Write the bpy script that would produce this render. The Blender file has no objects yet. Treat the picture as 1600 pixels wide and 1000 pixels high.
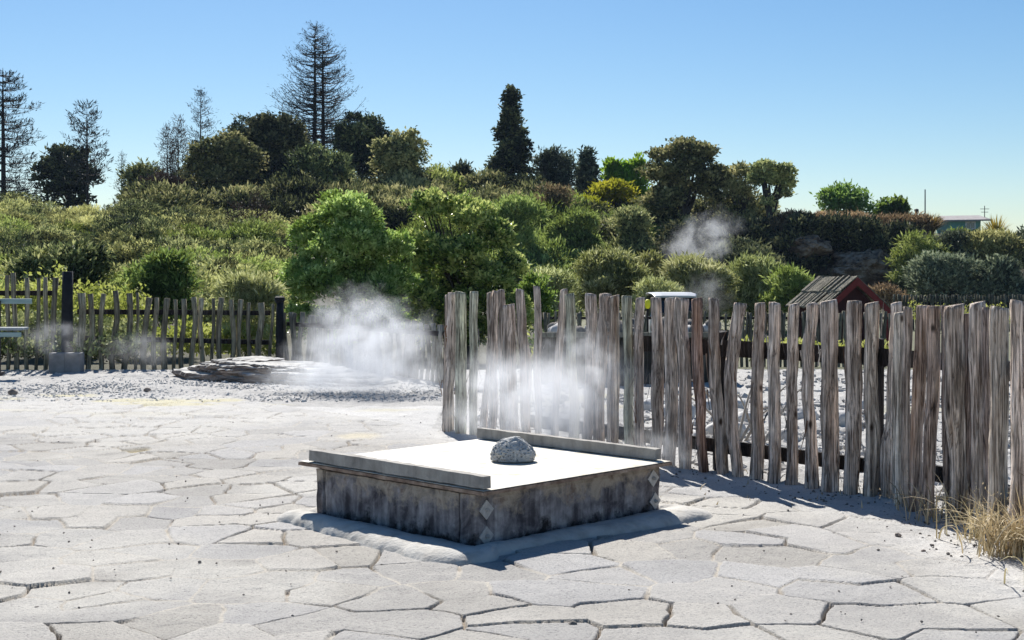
import bpy, math, random
import numpy as np
from mathutils import Vector
R = math.radians
sc = bpy.context.scene
COL = sc.collection

# ------------------------------------------------------------------ camera, sky, sun, exposure
F, HX, HY, EYE = 2100.0, 800.0, 425.0, 1.6       # focal length in photo pixels, horizon point, eye height
cam = bpy.data.cameras.new('camera'); camo = bpy.data.objects.new('camera', cam); COL.objects.link(camo)
camo.location = (0, 0, EYE); camo.rotation_euler = (R(90), 0, 0)
cam.sensor_width = 36; cam.lens = 36 * F / 1600; cam.shift_y = -(500 - HY) / 1600
cam.clip_start = .1; cam.clip_end = 3000
sc.camera = camo

SUN_EL, SUN_AZ = R(43), R(-12)                     # azimuth from +Y towards +X
w = bpy.data.worlds.new('World'); sc.world = w; w.use_nodes = True
nt = w.node_tree; bg = nt.nodes['Background']
sky = nt.nodes.new('ShaderNodeTexSky'); sky.sky_type = 'NISHITA'; sky.sun_disc = False
sky.sun_elevation = SUN_EL; sky.sun_rotation = SUN_AZ
sky.altitude = 300; sky.air_density = 1.0; sky.dust_density = .3; sky.ozone_density = 3.5
hs = nt.nodes.new('ShaderNodeHueSaturation'); hs.inputs['Saturation'].default_value = 1.22; hs.inputs['Hue'].default_value = .499
nt.links.new(sky.outputs[0], hs.inputs['Color']); nt.links.new(hs.outputs[0], bg.inputs[0]); bg.inputs[1].default_value = 0.060
sl = bpy.data.lights.new('sun', 'SUN'); so = bpy.data.objects.new('sun', sl); COL.objects.link(so)
sl.energy = 5.0; sl.angle = R(.5); sl.color = (1, .955, .89)
sd = Vector((math.sin(SUN_AZ) * math.cos(SUN_EL), math.cos(SUN_AZ) * math.cos(SUN_EL), math.sin(SUN_EL)))
so.rotation_euler = (-sd).to_track_quat('-Z', 'Y').to_euler(); so.location = (0, 0, 30)
sc.view_settings.view_transform = 'Standard'; sc.view_settings.look = 'None'
sc.view_settings.gamma = 1; sc.view_settings.use_curve_mapping = False
sc.view_settings.exposure = 0.75
sc.cycles.volume_step_rate = 1.0; sc.cycles.volume_max_steps = 256; sc.cycles.max_bounces = 8
sc.cycles.transparent_max_bounces = 16; sc.cycles.volume_bounces = 4

# ------------------------------------------------------------------ helpers
def P(px, py, D): return np.array([(px - HX) / F * D, D, EYE - (py - HY) / F * D])
def G(px, py, z=0.):
    D = (EYE - z) * F / (py - HY); return np.array([(px - HX) / F * D, D, z])

def _h(ix, iy, iz, seed):
    n = (ix.astype(np.int64) * 374761393 + iy.astype(np.int64) * 668265263 + iz.astype(np.int64) * 2147483647 + seed * 974634777) & 0xffffffff
    n = ((n ^ (n >> 13)) * 1274126177) & 0xffffffff
    n = ((n ^ (n >> 16)) * 2246822519) & 0xffffffff
    return ((n ^ (n >> 15)) & 0xffffff) / float(0xffffff)
def vn(x, y, z, seed=0):
    x, y, z = np.broadcast_arrays(np.asarray(x, float), np.asarray(y, float), np.asarray(z, float))
    ix, iy, iz = np.floor(x), np.floor(y), np.floor(z)
    fx, fy, fz = x - ix, y - iy, z - iz
    fx, fy, fz = [f * f * (3 - 2 * f) for f in (fx, fy, fz)]
    r = 0
    for a in (0, 1):
        for b in (0, 1):
            for c in (0, 1):
                r = r + _h(ix + a, iy + b, iz + c, seed) * (fx if a else 1 - fx) * (fy if b else 1 - fy) * (fz if c else 1 - fz)
    return r
def fbm(x, y, z=0., seed=0, oct=4, rough=.5):
    s = 0; a = 1.; t = 0; f = 1.
    for k in range(oct):
        s = s + a * vn(np.asarray(x) * f, np.asarray(y) * f, np.asarray(z) * f, seed + k * 17); t += a; a *= rough; f *= 2.03
    return s / t
def sstep(a, b, x):
    t = np.clip((x - a) / (b - a), 0, 1); return t * t * (3 - 2 * t)
def norm(v): return v / (np.linalg.norm(v, axis=-1, keepdims=True) + 1e-9)

class MB:
    """collects vertices and faces for ONE mesh object"""
    def __init__(s): s.V = []; s.F = []; s.A = []; s.C = []; s.n = 0
    def add(s, V, F, v=.5, col=None):
        V = np.asarray(V, float).reshape(-1, 3); F = np.asarray(F)
        s.V.append(V); s.F.append(F + s.n); s.n += len(V)
        s.A.append(np.broadcast_to(np.asarray(v, float), (len(V),)).copy())
        s.C.append(col)
    def build(s, name, mat, parent=None, smooth=False, loc=(0, 0, 0)):
        V = np.concatenate(s.V); me = bpy.data.meshes.new(name)
        me.vertices.add(len(V)); me.vertices.foreach_set('co', V.astype(np.float32).ravel())
        li = np.concatenate([f.ravel() for f in s.F]); tot = np.concatenate([np.full(len(f), f.shape[1]) for f in s.F])
        me.loops.add(len(li)); me.loops.foreach_set('vertex_index', li.astype(np.int32))
        me.polygons.add(len(tot)); st = np.concatenate([[0], np.cumsum(tot)[:-1]])
        me.polygons.foreach_set('loop_start', st.astype(np.int32))
        try: me.polygons.foreach_set('loop_total', tot.astype(np.int32))
        except Exception: pass
        me.polygons.foreach_set('use_smooth', np.full(len(tot), smooth))
        me.update(calc_edges=True)
        a = me.attributes.new('v', 'FLOAT', 'POINT'); a.data.foreach_set('value', np.concatenate(s.A).astype(np.float32))
        if s.C[0] is not None:
            c = np.concatenate(s.C); c = np.concatenate([c, np.ones((len(c), 1))], 1)
            a = me.attributes.new('tint', 'FLOAT_COLOR', 'POINT'); a.data.foreach_set('color', c.astype(np.float32).ravel())
        me.materials.append(mat)
        o = bpy.data.objects.new(name, me); COL.objects.link(o); o.location = loc
        if parent: o.parent = parent
        return o
    def box(s, c, h, ax=None, jit=0, seed=0, v=.5):
        c = np.asarray(c, float); ax = np.eye(3) if ax is None else np.asarray(ax, float)
        S = np.array([[x, y, z] for z in (-1, 1) for y in (-1, 1) for x in (-1, 1)], float) * np.asarray(h)
        if jit: S = S + np.random.RandomState(seed).uniform(-jit, jit, S.shape)
        s.add(c + S @ ax, [[0, 2, 3, 1], [4, 5, 7, 6], [0, 1, 5, 4], [2, 6, 7, 3], [0, 4, 6, 2], [1, 3, 7, 5]], v)
    def tube(s, pts, rad, n=6, caps=True, v=.5):
        pts = np.asarray(pts, float); m = len(pts); rad = np.broadcast_to(rad, (m,))
        T = norm(np.gradient(pts, axis=0)); up = np.where(np.abs(T[:, 2:3]) > .9, [[1., 0, 0]], [[0, 0, 1.]])
        A = norm(np.cross(T, up)); B = np.cross(T, A); th = np.arange(n) / n * 2 * math.pi
        V = pts[:, None] + rad[:, None, None] * (np.cos(th)[None, :, None] * A[:, None] + np.sin(th)[None, :, None] * B[:, None])
        i = np.arange(m - 1)[:, None] * n + np.arange(n)[None]; j = np.arange(m - 1)[:, None] * n + (np.arange(n)[None] + 1) % n
        s.add(V.reshape(-1, 3), np.stack([i, j, j + n, i + n], -1).reshape(-1, 4), v)
        if caps and n >= 3:
            s.F.append(np.array([list(range(s.n - n, s.n))])); 

def tag(o, label=None, cat=None, group=None, kind=None):
    if label: o['label'] = label
    if cat: o['category'] = cat
    if group: o['group'] = group
    if kind: o['kind'] = kind
    return o
def empty(name, loc, label, cat, group=None):
    o = bpy.data.objects.new(name, None); COL.objects.link(o); o.location = [float(q) for q in loc]
    o.empty_display_size = .2
    return tag(o, label, cat, group)

# ------------------------------------------------------------------ materials
def mat(name):
    m = bpy.data.materials.new(name); m.use_nodes = True; m.node_tree.nodes.clear(); return m
class N:
    def __init__(s, m): s.t = m.node_tree
    def n(s, ty, ins=None, **kw):
        nd = s.t.nodes.new('ShaderNode' + ty)
        for k, v in kw.items(): setattr(nd, k, v)
        for k, v in (ins or {}).items():
            if isinstance(v, bpy.types.NodeSocket): s.t.links.new(v, nd.inputs[k])
            else: nd.inputs[k].default_value = v
        return nd
    def coord(s, scale=(1, 1, 1), kind='Object', off=None):
        tc = s.n('TexCoord'); mp = s.n('Mapping', {'Vector': tc.outputs[kind], 'Scale': scale})
        if off is not None: s.t.links.new(off, mp.inputs['Location'])
        return mp.outputs[0]
    def noise(s, vec, scale, detail=4, rough=.55, dist=0, out='Fac'):
        return s.n('TexNoise', {'Vector': vec, 'Scale': scale, 'Detail': detail, 'Roughness': rough, 'Distortion': dist}).outputs[out]
    def ramp(s, fac, stops, interp='LINEAR'):
        r = s.n('ValToRGB', {'Fac': fac}); e = r.color_ramp.elements; r.color_ramp.interpolation = interp
        while len(e) < len(stops): e.new(.5)
        for k, (p, c) in enumerate(stops):
            e[k].position = p; e[k].color = (*c, 1) if len(c) == 3 else c
        return r.outputs[0]
    def val(s, fac, a, b): return s.n('MapRange', {'Value': fac, 'From Min': a, 'From Max': b}).outputs[0]
    def mix(s, f, a, b, bt='MIX'):
        m = s.n('Mix', data_type='RGBA', blend_type=bt)
        for i, v in ((0, f), (6, a), (7, b)):
            if isinstance(v, bpy.types.NodeSocket): s.t.links.new(v, m.inputs[i])
            else: m.inputs[i].default_value = v if i == 0 else (*v, 1)
        return m.outputs[2]
    def math(s, op, a, b=0.):
        m = s.n('Math', operation=op)
        for i, v in ((0, a), (1, b)):
            if isinstance(v, bpy.types.NodeSocket): s.t.links.new(v, m.inputs[i])
            else: m.inputs[i].default_value = v
        return m.outputs[0]
    def attr(s, name, out='Fac'): return s.n('Attribute', attribute_name=name).outputs[out]
    def bump(s, h, st=.5, dist=.01): return s.n('Bump', {'Height': h, 'Strength': st, 'Distance': dist}).outputs[0]
    def surf(s, col, rough=.8, normal=None, spec=.3, metal=0):
        ins = {'Base Color': col if isinstance(col, bpy.types.NodeSocket) else (*col, 1), 'Roughness': rough, 'Specular IOR Level': spec, 'Metallic': metal}
        if normal is not None: ins['Normal'] = normal
        return s.n('BsdfPrincipled', ins).outputs[0]
    def out(s, sh, slot='Surface'): s.n('OutputMaterial', {slot: sh})

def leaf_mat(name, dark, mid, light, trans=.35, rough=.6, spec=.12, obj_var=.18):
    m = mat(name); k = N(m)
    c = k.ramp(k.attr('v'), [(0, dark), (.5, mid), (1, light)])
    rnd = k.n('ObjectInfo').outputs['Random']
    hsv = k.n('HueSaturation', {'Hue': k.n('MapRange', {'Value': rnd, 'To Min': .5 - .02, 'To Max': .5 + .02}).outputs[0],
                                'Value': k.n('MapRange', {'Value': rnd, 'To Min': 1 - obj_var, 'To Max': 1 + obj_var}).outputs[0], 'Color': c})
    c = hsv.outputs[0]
    s1 = k.surf(c, rough, None, spec); tr = k.n('BsdfTranslucent', {'Color': k.mix(.3, c, (.35, .42, .05), 'MIX') if trans > .3 else c}).outputs[0]
    mx = k.n('MixShader', {0: trans}); k.t.links.new(s1, mx.inputs[1]); k.t.links.new(tr, mx.inputs[2]); k.out(mx.outputs[0]); return m
def noisy(name, stops, scale=5, rough=.85, bump=.3, bd=.01, kind='Object', sc_=(1, 1, 1), spec=.25):
    m = mat(name); k = N(m); co = k.coord(sc_, kind); f = k.noise(co, scale, 6, .6)
    k.out(k.surf(k.ramp(f, stops), rough, k.bump(k.noise(co, scale * 4, 5, .65), bump, bd), spec)); return m

M = {}
M['manuka'] = leaf_mat('scrub_leaf', (.045, .05, .022), (.27, .27, .10), (.72, .68, .31), .3)
M['manuka_green'] = leaf_mat('scrub_leaf_green', (.04, .06, .02), (.23, .31, .09), (.60, .68, .27), .34)
M['manuka_pale'] = leaf_mat('pale_scrub_leaf', (.09, .10, .045), (.40, .41, .19), (.78, .76, .48), .34)
M['weed'] = leaf_mat('weed_leaf', (.12, .16, .03), (.38, .42, .11), (.66, .66, .32), .45)
M['glossy'] = leaf_mat('glossy_leaf', (.03, .055, .015), (.21, .31, .065), (.70, .78, .32), .34, .38, .5)
M['glossy_yellow'] = leaf_mat('glossy_leaf_yellowing', (.03, .055, .015), (.19, .26, .055), (.66, .66, .24), .3, .38, .5)
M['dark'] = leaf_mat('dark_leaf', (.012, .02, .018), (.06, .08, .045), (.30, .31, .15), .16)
M['olive'] = leaf_mat('olive_leaf', (.022, .030, .018), (.18, .21, .085), (.66, .64, .30), .26)
M['brownish'] = leaf_mat('brown_twig', (.03, .022, .02), (.075, .055, .045), (.14, .10, .07), .1)
M['cliffveg'] = leaf_mat('dry_bracken', (.08, .06, .035), (.34, .25, .14), (.64, .48, .28), .25)
M['lime'] = leaf_mat('lime_leaf', (.08, .17, .01), (.16, .34, .02), (.30, .50, .06), .5)
M['yellow'] = leaf_mat('yellow_leaf', (.20, .20, .01), (.42, .40, .02), (.62, .55, .08), .5)
M['pine'] = leaf_mat('pine_needles', (.020, .028, .030), (.035, .045, .045), (.06, .07, .06), .1)
M['greygreen'] = leaf_mat('grey_green_leaf', (.03, .045, .03), (.17, .21, .13), (.50, .54, .36), .22)
M['fresh'] = leaf_mat('fresh_leaf', (.05, .10, .02), (.14, .26, .06), (.32, .44, .16), .4)
M['flax'] = leaf_mat('flax_leaf', (.06, .08, .02), (.22, .20, .05), (.50, .33, .06), .3)
M['straw'] = leaf_mat('straw', (.25, .19, .11), (.50, .41, .25), (.74, .62, .42), .2)
M['bark'] = noisy('tree_bark', [(.3, (.025, .02, .02)), (.7, (.09, .075, .06))], 4, sc_=(1, 1, .3))
M['bark_grey'] = noisy('grey_bark', [(.3, (.05, .04, .045)), (.7, (.15, .12, .11))], 4, sc_=(1, 1, .3))

def ground_mat():
    m = mat('ground_stone'); k = N(m); co = k.coord()
    sp = k.noise(co, 70, 5, .7); sp2 = k.noise(co, 9, 5, .6); sp3 = k.noise(co, 220, 2, .6)
    base = k.attr('tint', 'Color')
    c = k.mix(1.0, base, k.ramp(sp, [(.32, (.45, .45, .47)), (.45, (.93, .93, .94)), (.75, (1.10, 1.10, 1.09))]), 'MULTIPLY')
    c = k.mix(1.0, c, k.ramp(sp2, [(.25, (.90, .90, .91)), (.6, (1.03, 1.03, 1.03))]), 'MULTIPLY')
    h = k.math('ADD', k.math('MULTIPLY', sp, 1.), k.math('MULTIPLY', sp3, .4))
    k.out(k.surf(c, .9, k.bump(h, .8, .018), .2)); return m
M['ground'] = ground_mat()

def wood_mat(name, stops, grain=34, sheen=1., brown=True, bumpd=.012):
    m = mat(name); k = N(m); oi = k.n('ObjectInfo')
    off = k.n('CombineXYZ', {0: k.math('MULTIPLY', oi.outputs['Random'], 31.), 1: k.math('MULTIPLY', oi.outputs['Random'], 17.), 2: k.math('MULTIPLY', oi.outputs['Random'], 9.)}).outputs[0]
    co = k.coord((grain, grain, grain * .045), off=off); co2 = k.coord((3, 3, .9), off=off); co3 = k.coord((grain * 2.6, grain * 2.6, grain * .09), off=off)
    g = k.noise(co, 1, 6, .62, .6); g2 = k.noise(co3, 1, 4, .6, .3); pat = k.noise(co2, 1.6, 5, .6)
    f = k.math('ADD', k.math('MULTIPLY', g, .50), k.math('MULTIPLY', g2, .38)); f = k.math('ADD', f, k.math('MULTIPLY', pat, .3))
    c = k.ramp(k.val(f, .40, .76), stops)
    c = k.mix(1., c, oi.outputs['Color'], 'MULTIPLY')
    kv = k.n('TexVoronoi', {'Vector': k.coord((5.5, 5.5, 2.6), off=off), 'Scale': 1.}).outputs['Distance']
    c = k.mix(k.val(kv, .11, .05), c, (.07, .05, .04))
    crk = k.math('ABSOLUTE', k.math('SUBTRACT', k.noise(k.coord((grain * 1.3, grain * 1.3, grain * .035), off=off), 1, 3, .5, .4), .5))
    c = k.mix(1., c, k.ramp(k.val(crk, 0., .045), [(0, (.30, .27, .25)), (.45, (.88, .87, .86)), (1, (1, 1, 1))]), 'MULTIPLY')
    c = k.mix(1., c, k.ramp(k.noise(k.coord((16, 16, 9), off=off), 1, 5, .65), [(.3, (.72, .70, .68)), (.5, (1, 1, 1)), (.72, (1.22, 1.2, 1.16))]), 'MULTIPLY')
    if brown:
        bm = k.math('MULTIPLY', k.val(k.noise(k.coord((6, 6, 1.1), off=off), 1, 3, .5), .50, .60), oi.outputs['Alpha'])
        c = k.mix(bm, c, k.ramp(g, [(.35, (.07, .03, .018)), (.65, (.34, .17, .075))]))
    k.out(k.surf(c, .85, k.bump(k.math('ADD', k.math('ADD', k.math('MULTIPLY', g, 1.), k.math('MULTIPLY', g2, .6)), k.val(crk, 0., .06)), 1., bumpd), .25)); return m
M['paling'] = wood_mat('weathered_paling', [(0, (.03, .025, .023)), (.26, (.16, .14, .125)), (.58, (.48, .445, .405)), (1, (.85, .81, .75))])
M['rail'] = wood_mat('dark_rail', [(0, (.01, .009, .01)), (.6, (.035, .03, .03)), (1, (.08, .07, .065))], 20, brown=False)
M['small_paling'] = wood_mat('lichen_paling', [(0, (.06, .06, .05)), (.5, (.17, .17, .14)), (1, (.36, .35, .30))], 22, brown=False)
M['black_post'] = noisy('tarred_post', [(.3, (.006, .007, .010)), (.8, (.022, .024, .03))], 7, .7, .3, .02)

# ------------------------------------------------------------------ terrain
T_PX = np.array([-1200, 450, 600, 800, 1000, 1130, 1240, 1420, 1560, 2600])
T_D = [22, 27, 34, 40, 60, 75, 85, 93, 97, 110, 130, 150, 220, 400]
T_Z = np.array([
    [0, -.5, -.7, -.4, 2.6, 4.9, 5.7, 6.1, 6.3, 6.8, 7.2, 7.8, 7.9, 7],
    [0, -.5, -.7, -.6, .9, 2.5, 3.5, 4.2, 4.5, 6.0, 7.3, 8.1, 8.4, 7],
    [0, -.5, -.7, -.7, -.5, 1.2, 2.6, 4.0, 4.6, 6.8, 8.8, 10.2, 11., 9],
    [0, -.4, -.7, -.7, -.7, -.5, .9, 2.6, 3.6, 6.4, 7.8, 9.0, 9.6, 9],
    [0, -.3, -.7, -.7, -.7, -.7, -.7, -.4, 2.4, 4.6, 6.2, 7.4, 8.0, 8],
    [0, -.3, -.7, -.7, -.7, -.7, -.7, -.6, 3.0, 4.8, 6.0, 7.0, 7.6, 7],
    [0, -.3, -.7, -.7, -.7, -.7, -.7, -.6, 4.7, 5.2, 5.8, 6.4, 6.8, 6],
    [0, -.3, -.7, -.7, -.7, -.7, -.7, -.6, 4.4, 4.9, 5.2, 5.6, 6.0, 6],
    [0, -.3, -.7, -.7, -.7, -.7, -.3, 2.2, 3.3, 4.1, 4.6, 5.0, 5.4, 5],
    [0, -.3, -.7, -.7, -.7, -.7, -.3, 2.2, 3.3, 4.1, 4.6, 5.0, 5.4, 5]])
def zt(X, Y):
    X = np.asarray(X, float); Y = np.asarray(Y, float); px = HX + F * X / np.maximum(Y, 15.)
    Z = np.stack([np.interp(Y, T_D, row, left=0., right=row[-1]) for row in T_Z])
    px = np.clip(px, T_PX[0], T_PX[-1] - 1e-3); i = np.clip(np.searchsorted(T_PX, px, 'right') - 1, 0, len(T_PX) - 2)
    t = (px - T_PX[i]) / (T_PX[i + 1] - T_PX[i]); t = t * t * (3 - 2 * t)
    idx = np.arange(px.size).reshape(px.shape); Zf = Z.reshape(len(T_PX), -1)
    a = Zf[i.ravel(), idx.ravel()].reshape(px.shape); b = Zf[(i + 1).ravel(), idx.ravel()].reshape(px.shape)
    return a * (1 - t) + b * t
def zt1(x, y): return float(zt(np.array([x]), np.array([y]))[0])

FA = G(690, 672); FB = G(1392, 781); FM = G(1500, 805); FC = G(1700, 914)      # foot of the big fence: far end, bend, near end
def fence_dist(X, Y):   # signed distance to the fence polyline; positive on the viewer's side
    best = None
    for a, b in ((FA, FB), (FB, FM), (FM, FC)):
        d = b[:2] - a[:2]; L = np.linalg.norm(d); d = d / L; rx, ry = X - a[0], Y - a[1]
        t = np.clip(rx * d[0] + ry * d[1], 0, L); dx, dy = X - (a[0] + d[0] * t), Y - (a[1] + d[1] * t)
        dist = np.hypot(dx, dy); side = np.sign(d[1] * rx - d[0] * ry)     # negative = left of a->b
        s = dist * np.where(side < 0, -1, 1)
        if best is None: best = s
        else: best = np.where(np.abs(s) < np.abs(best), s, best)
    return -best * np.sign(-1.)        # viewer's side is to the right of a->b

def ground():
    rows = np.concatenate([[-60, -25, -8, 0, 3, 4.2], 1 / np.linspace(1 / 5.0, 1 / 24., 600), [24.6, 25.4, 26.5, 28, 30, 32, 34, 37, 40, 45, 50, 55, 60, 66, 70, 75, 80, 85, 89, 91, 92, 93, 93.8, 94.6, 95.4, 96.2, 97, 98, 100, 104, 110, 120, 130, 140, 150, 170, 200, 240, 300, 400, 700, 1500]])
    a = np.concatenate([[-12, -6, -3, -2, -1.4, -1, -.8, -.65, -.55], np.linspace(-.48, .48, 860), [.55, .65, .8, 1, 1.4, 2, 3, 6, 12]])
    wY = np.where(rows > 5, rows, 5.)
    X = a[None] * wY[:, None]; Y = np.repeat(rows[:, None], len(a), 1)
    sh = X.shape; X, Y = X.ravel(), Y.ravel()
    # irregular flagstones: warped, partly merged Voronoi cells
    wx = X + .12 * (fbm(X * 1.1, Y * 1.1, 0, 3, 3) - .5) + .045 * (fbm(X * 5, Y * 5, 0, 9, 3) - .5)
    wy = Y + .12 * (fbm(X * 1.1, Y * 1.1, 5, 4, 3) - .5) + .045 * (fbm(X * 5, Y * 5, 0, 8, 3) - .5)
    cx, cy = .36, .46
    gx, gy = np.floor(wx / cx), np.floor(wy / cy)
    D1 = np.full(X.shape, 1e9); ID = np.zeros(X.shape); S1x = np.zeros(X.shape); S1y = np.zeros(X.shape)
    cand = []
    for i in range(-2, 3):
        for j in range(-2, 3):
            u, v = gx + i, gy + j
            sx = (u + .5 + .92 * (_h(u, v, u * 0, 1) - .5)) * cx; sy = (v + .5 + .92 * (_h(u, v, u * 0, 2) - .5)) * cy
            mg = _h(u, v, u * 0, 6)                      # some stones join their neighbour
            gu = np.where(mg < .22, u + 1, u); gv = np.where((mg > .22) & (mg < .34), v + 1, v)
            gid = gu * 7919 + gv
            d = (wx - sx) ** 2 + (wy - sy) ** 2; cand.append((d, sx, sy, gid))
            m = d < D1; D1 = np.where(m, d, D1); ID = np.where(m, gid, ID); S1x = np.where(m, sx, S1x); S1y = np.where(m, sy, S1y)
    E = np.full(X.shape, 9.)
    for d, sx, sy, gid in cand:
        L = np.hypot(sx - S1x, sy - S1y); e = (d - D1) / (2 * L + 1e-6)
        E = np.where((gid != ID) & (e < E), e, E)
    r1, r2, r3 = _h(ID, ID * 0, ID * 0, 11), _h(ID, ID * 0, ID * 0, 12), _h(ID, ID * 0, ID * 0, 13)
    fd = fence_dist(X, Y); mine = (X < FA[0] - .1 + 0 * X) | (fd > 0)
    near = sstep(4.4, 5.0, Y)
    edge_l = 17.2 + .9 * (fbm(X * .8, 0 * X, 0, 21, 3) - .5)
    stone = (1 - sstep(-.3, .5, Y - edge_l)) * sstep(.25, 1.1, fd + .5 * (fbm(X * 1.5, Y * 1.5, 0, 31, 3) - .5)) * near
    stone = np.where(mine, stone, 0)
    fill = fbm(X * 1.3, Y * 1.3, 0, 41, 4); fill = sstep(.43, .62, fill)         # where mortar or dust fills the joints
    fill = np.maximum(fill, sstep(12.5, 15, Y) * .35)
    wj = .001 + .005 * r3 + .013 * fbm(X * 6, Y * 6, 0, 51, 3)
    t = sstep(wj * .6, wj * 1.05, E)
    und = .05 * (fbm(X * .5, Y * .5, 0, 61, 3) - .5)
    hs = .003 + .013 * r1 + (wx - S1x) * (r2 - .5) * .04 + (wy - S1y) * (r3 - .5) * .055 + .004 * (fbm(X * 16, Y * 16, 0, 71, 3) - .5)
    groove = -.03 + fill * .036 + .012 * (fbm(X * 9, Y * 9, 0, 81, 3) - .5)
    z = stone * (groove * (1 - t) + np.maximum(hs, groove) * t)
    rubble = np.where(~mine & (Y < 23) & (Y > 5), 1., 0.) * near * (1 - sstep(21, 23, Y))
    gravel = (1 - stone) * near * (1 - sstep(22, 26, Y))
    z = z + gravel * (.016 * (fbm(X * 14, Y * 14, 0, 91, 3) - .5) + .03 * (fbm(X * 3, Y * 3, 0, 95, 3) - .5)) + rubble * .16 * (fbm(X * 1.6, Y * 1.6, 0, 99, 5, .6) - .5)
    und = und * sstep(.3, 2., np.abs(fd)); z = z + und * near * (1 - sstep(20, 22, Y)) + zt(X, Y)
    far = sstep(30, 60, Y); z = z + far * (.5 * (fbm(X * .12, Y * .12, 0, 111, 4) - .5))
    # real colours: grey stone, pale mortar, cream silt, sulphur stains, dark soil beyond
    g = .365 + .10 * r1 + .10 * (fbm(X * 2.2, Y * 2.2, 0, 201, 4) - .5); c = np.stack([g * (1.02 + .05 * r2), g * (1 + .015 * r2), g * (.97 - .06 * r2)], 1)
    mort = np.array([.58, .545, .475]); dirt = np.array([.30, .22, .15])
    silt = sstep(.44, .68, fbm(X * .9, Y * .9, 3, 131, 5, .6))[:, None] * .75
    c = c * (1 - silt) + np.array([.55, .53, .48]) * silt
    open_ = (1 - t) * (1 - fill * .8)
    c = c * t[:, None] + (mort * (1 - open_[:, None] * .75) + dirt * open_[:, None] * .55) * (1 - t)[:, None]
    cg = np.array([.44, .43, .41]) * (.72 + .5 * fbm(X * 10, Y * 10, 0, 141, 3))[:, None]
    pale = np.array([.56, .55, .525]) * (.85 + .3 * fbm(X * 2, Y * 2, 0, 142, 4))[:, None]
    s3 = stone[:, None]; far17 = sstep(12, 15.5, Y)[:, None] * .55
    c = c * (1 - far17) + pale * far17
    c = c * s3 + (cg if False else np.where((Y > 16)[:, None], cg, pale)) * (1 - s3)
    rb = rubble[:, None]; c = c * (1 - rb) + np.array([.48, .47, .445]) * (.75 + .45 * fbm(X * 5, Y * 5, 0, 151, 4))[:, None] * rb
    sul = (sstep(.60, .72, fbm(X * .7, Y * 1.6, 0, 161, 3)) * sstep(14.5, 16.5, Y) * (1 - sstep(17.5, 18.6, Y)) * .55)[:, None]
    c = c * (1 - sul) + np.array([.62, .56, .30]) * sul
    # small brown hole in the paving, left
    for (hx, hy, hr) in ((212, 703, .16), (560, 683, .3)):
        q = G(hx, hy); dd = np.hypot((X - q[0]), (Y - q[1]) * .8); mm = (1 - sstep(hr * .3, hr, dd + .1 * (fbm(X * 9, Y * 9, 0, 171, 3) - .5)))[:, None]
        c = c * (1 - mm * .8) + np.array([.45, .36, .17] if hr < .2 else [.62, .56, .42]) * mm * .8
        if hr < .2: z = z - mm[:, 0] * .04
    soil = sstep(22.0, 23.0, Y)[:, None]
    fs = fbm(X * .5, Y * .5, 0, 181, 4)[:, None]
    so_c = np.array([.035, .035, .018]) * (1 - fs) + np.array([.09, .085, .05]) * fs
    plain = ((HX + F * X / np.maximum(Y, 15) > 880) & (Y < 80))[:, None] * 1.
    so_c = so_c * (1 - plain) + (np.array([.16, .16, .10]) * (.6 + .8 * fs)) * plain
    rock = ((Y > 92.3) & (Y < 97.5) & (HX + F * X / np.maximum(Y, 15) > 1150) & (HX + F * X / np.maximum(Y, 15) < 1500)) * sstep(.44, .56, fbm(X * .25, z * .5, 0, 191, 4))
    so_c = so_c * (1 - rock[:, None]) + np.array([.22, .17, .13]) * (.6 + .8 * fs) * rock[:, None]
    c = c * (1 - soil) + so_c * soil
    V = np.stack([X, Y, z], 1); nr, nc = sh
    i = (np.arange(nr - 1)[:, None] * nc + np.arange(nc - 1)[None]).ravel()
    mb = MB(); mb.add(V, np.stack([i, i + 1, i + nc + 1, i + nc], 1), .5, np.clip(c, 0, .9))
    tag(mb.build('ground', M['ground'], smooth=True), kind='structure')
ground()

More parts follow.
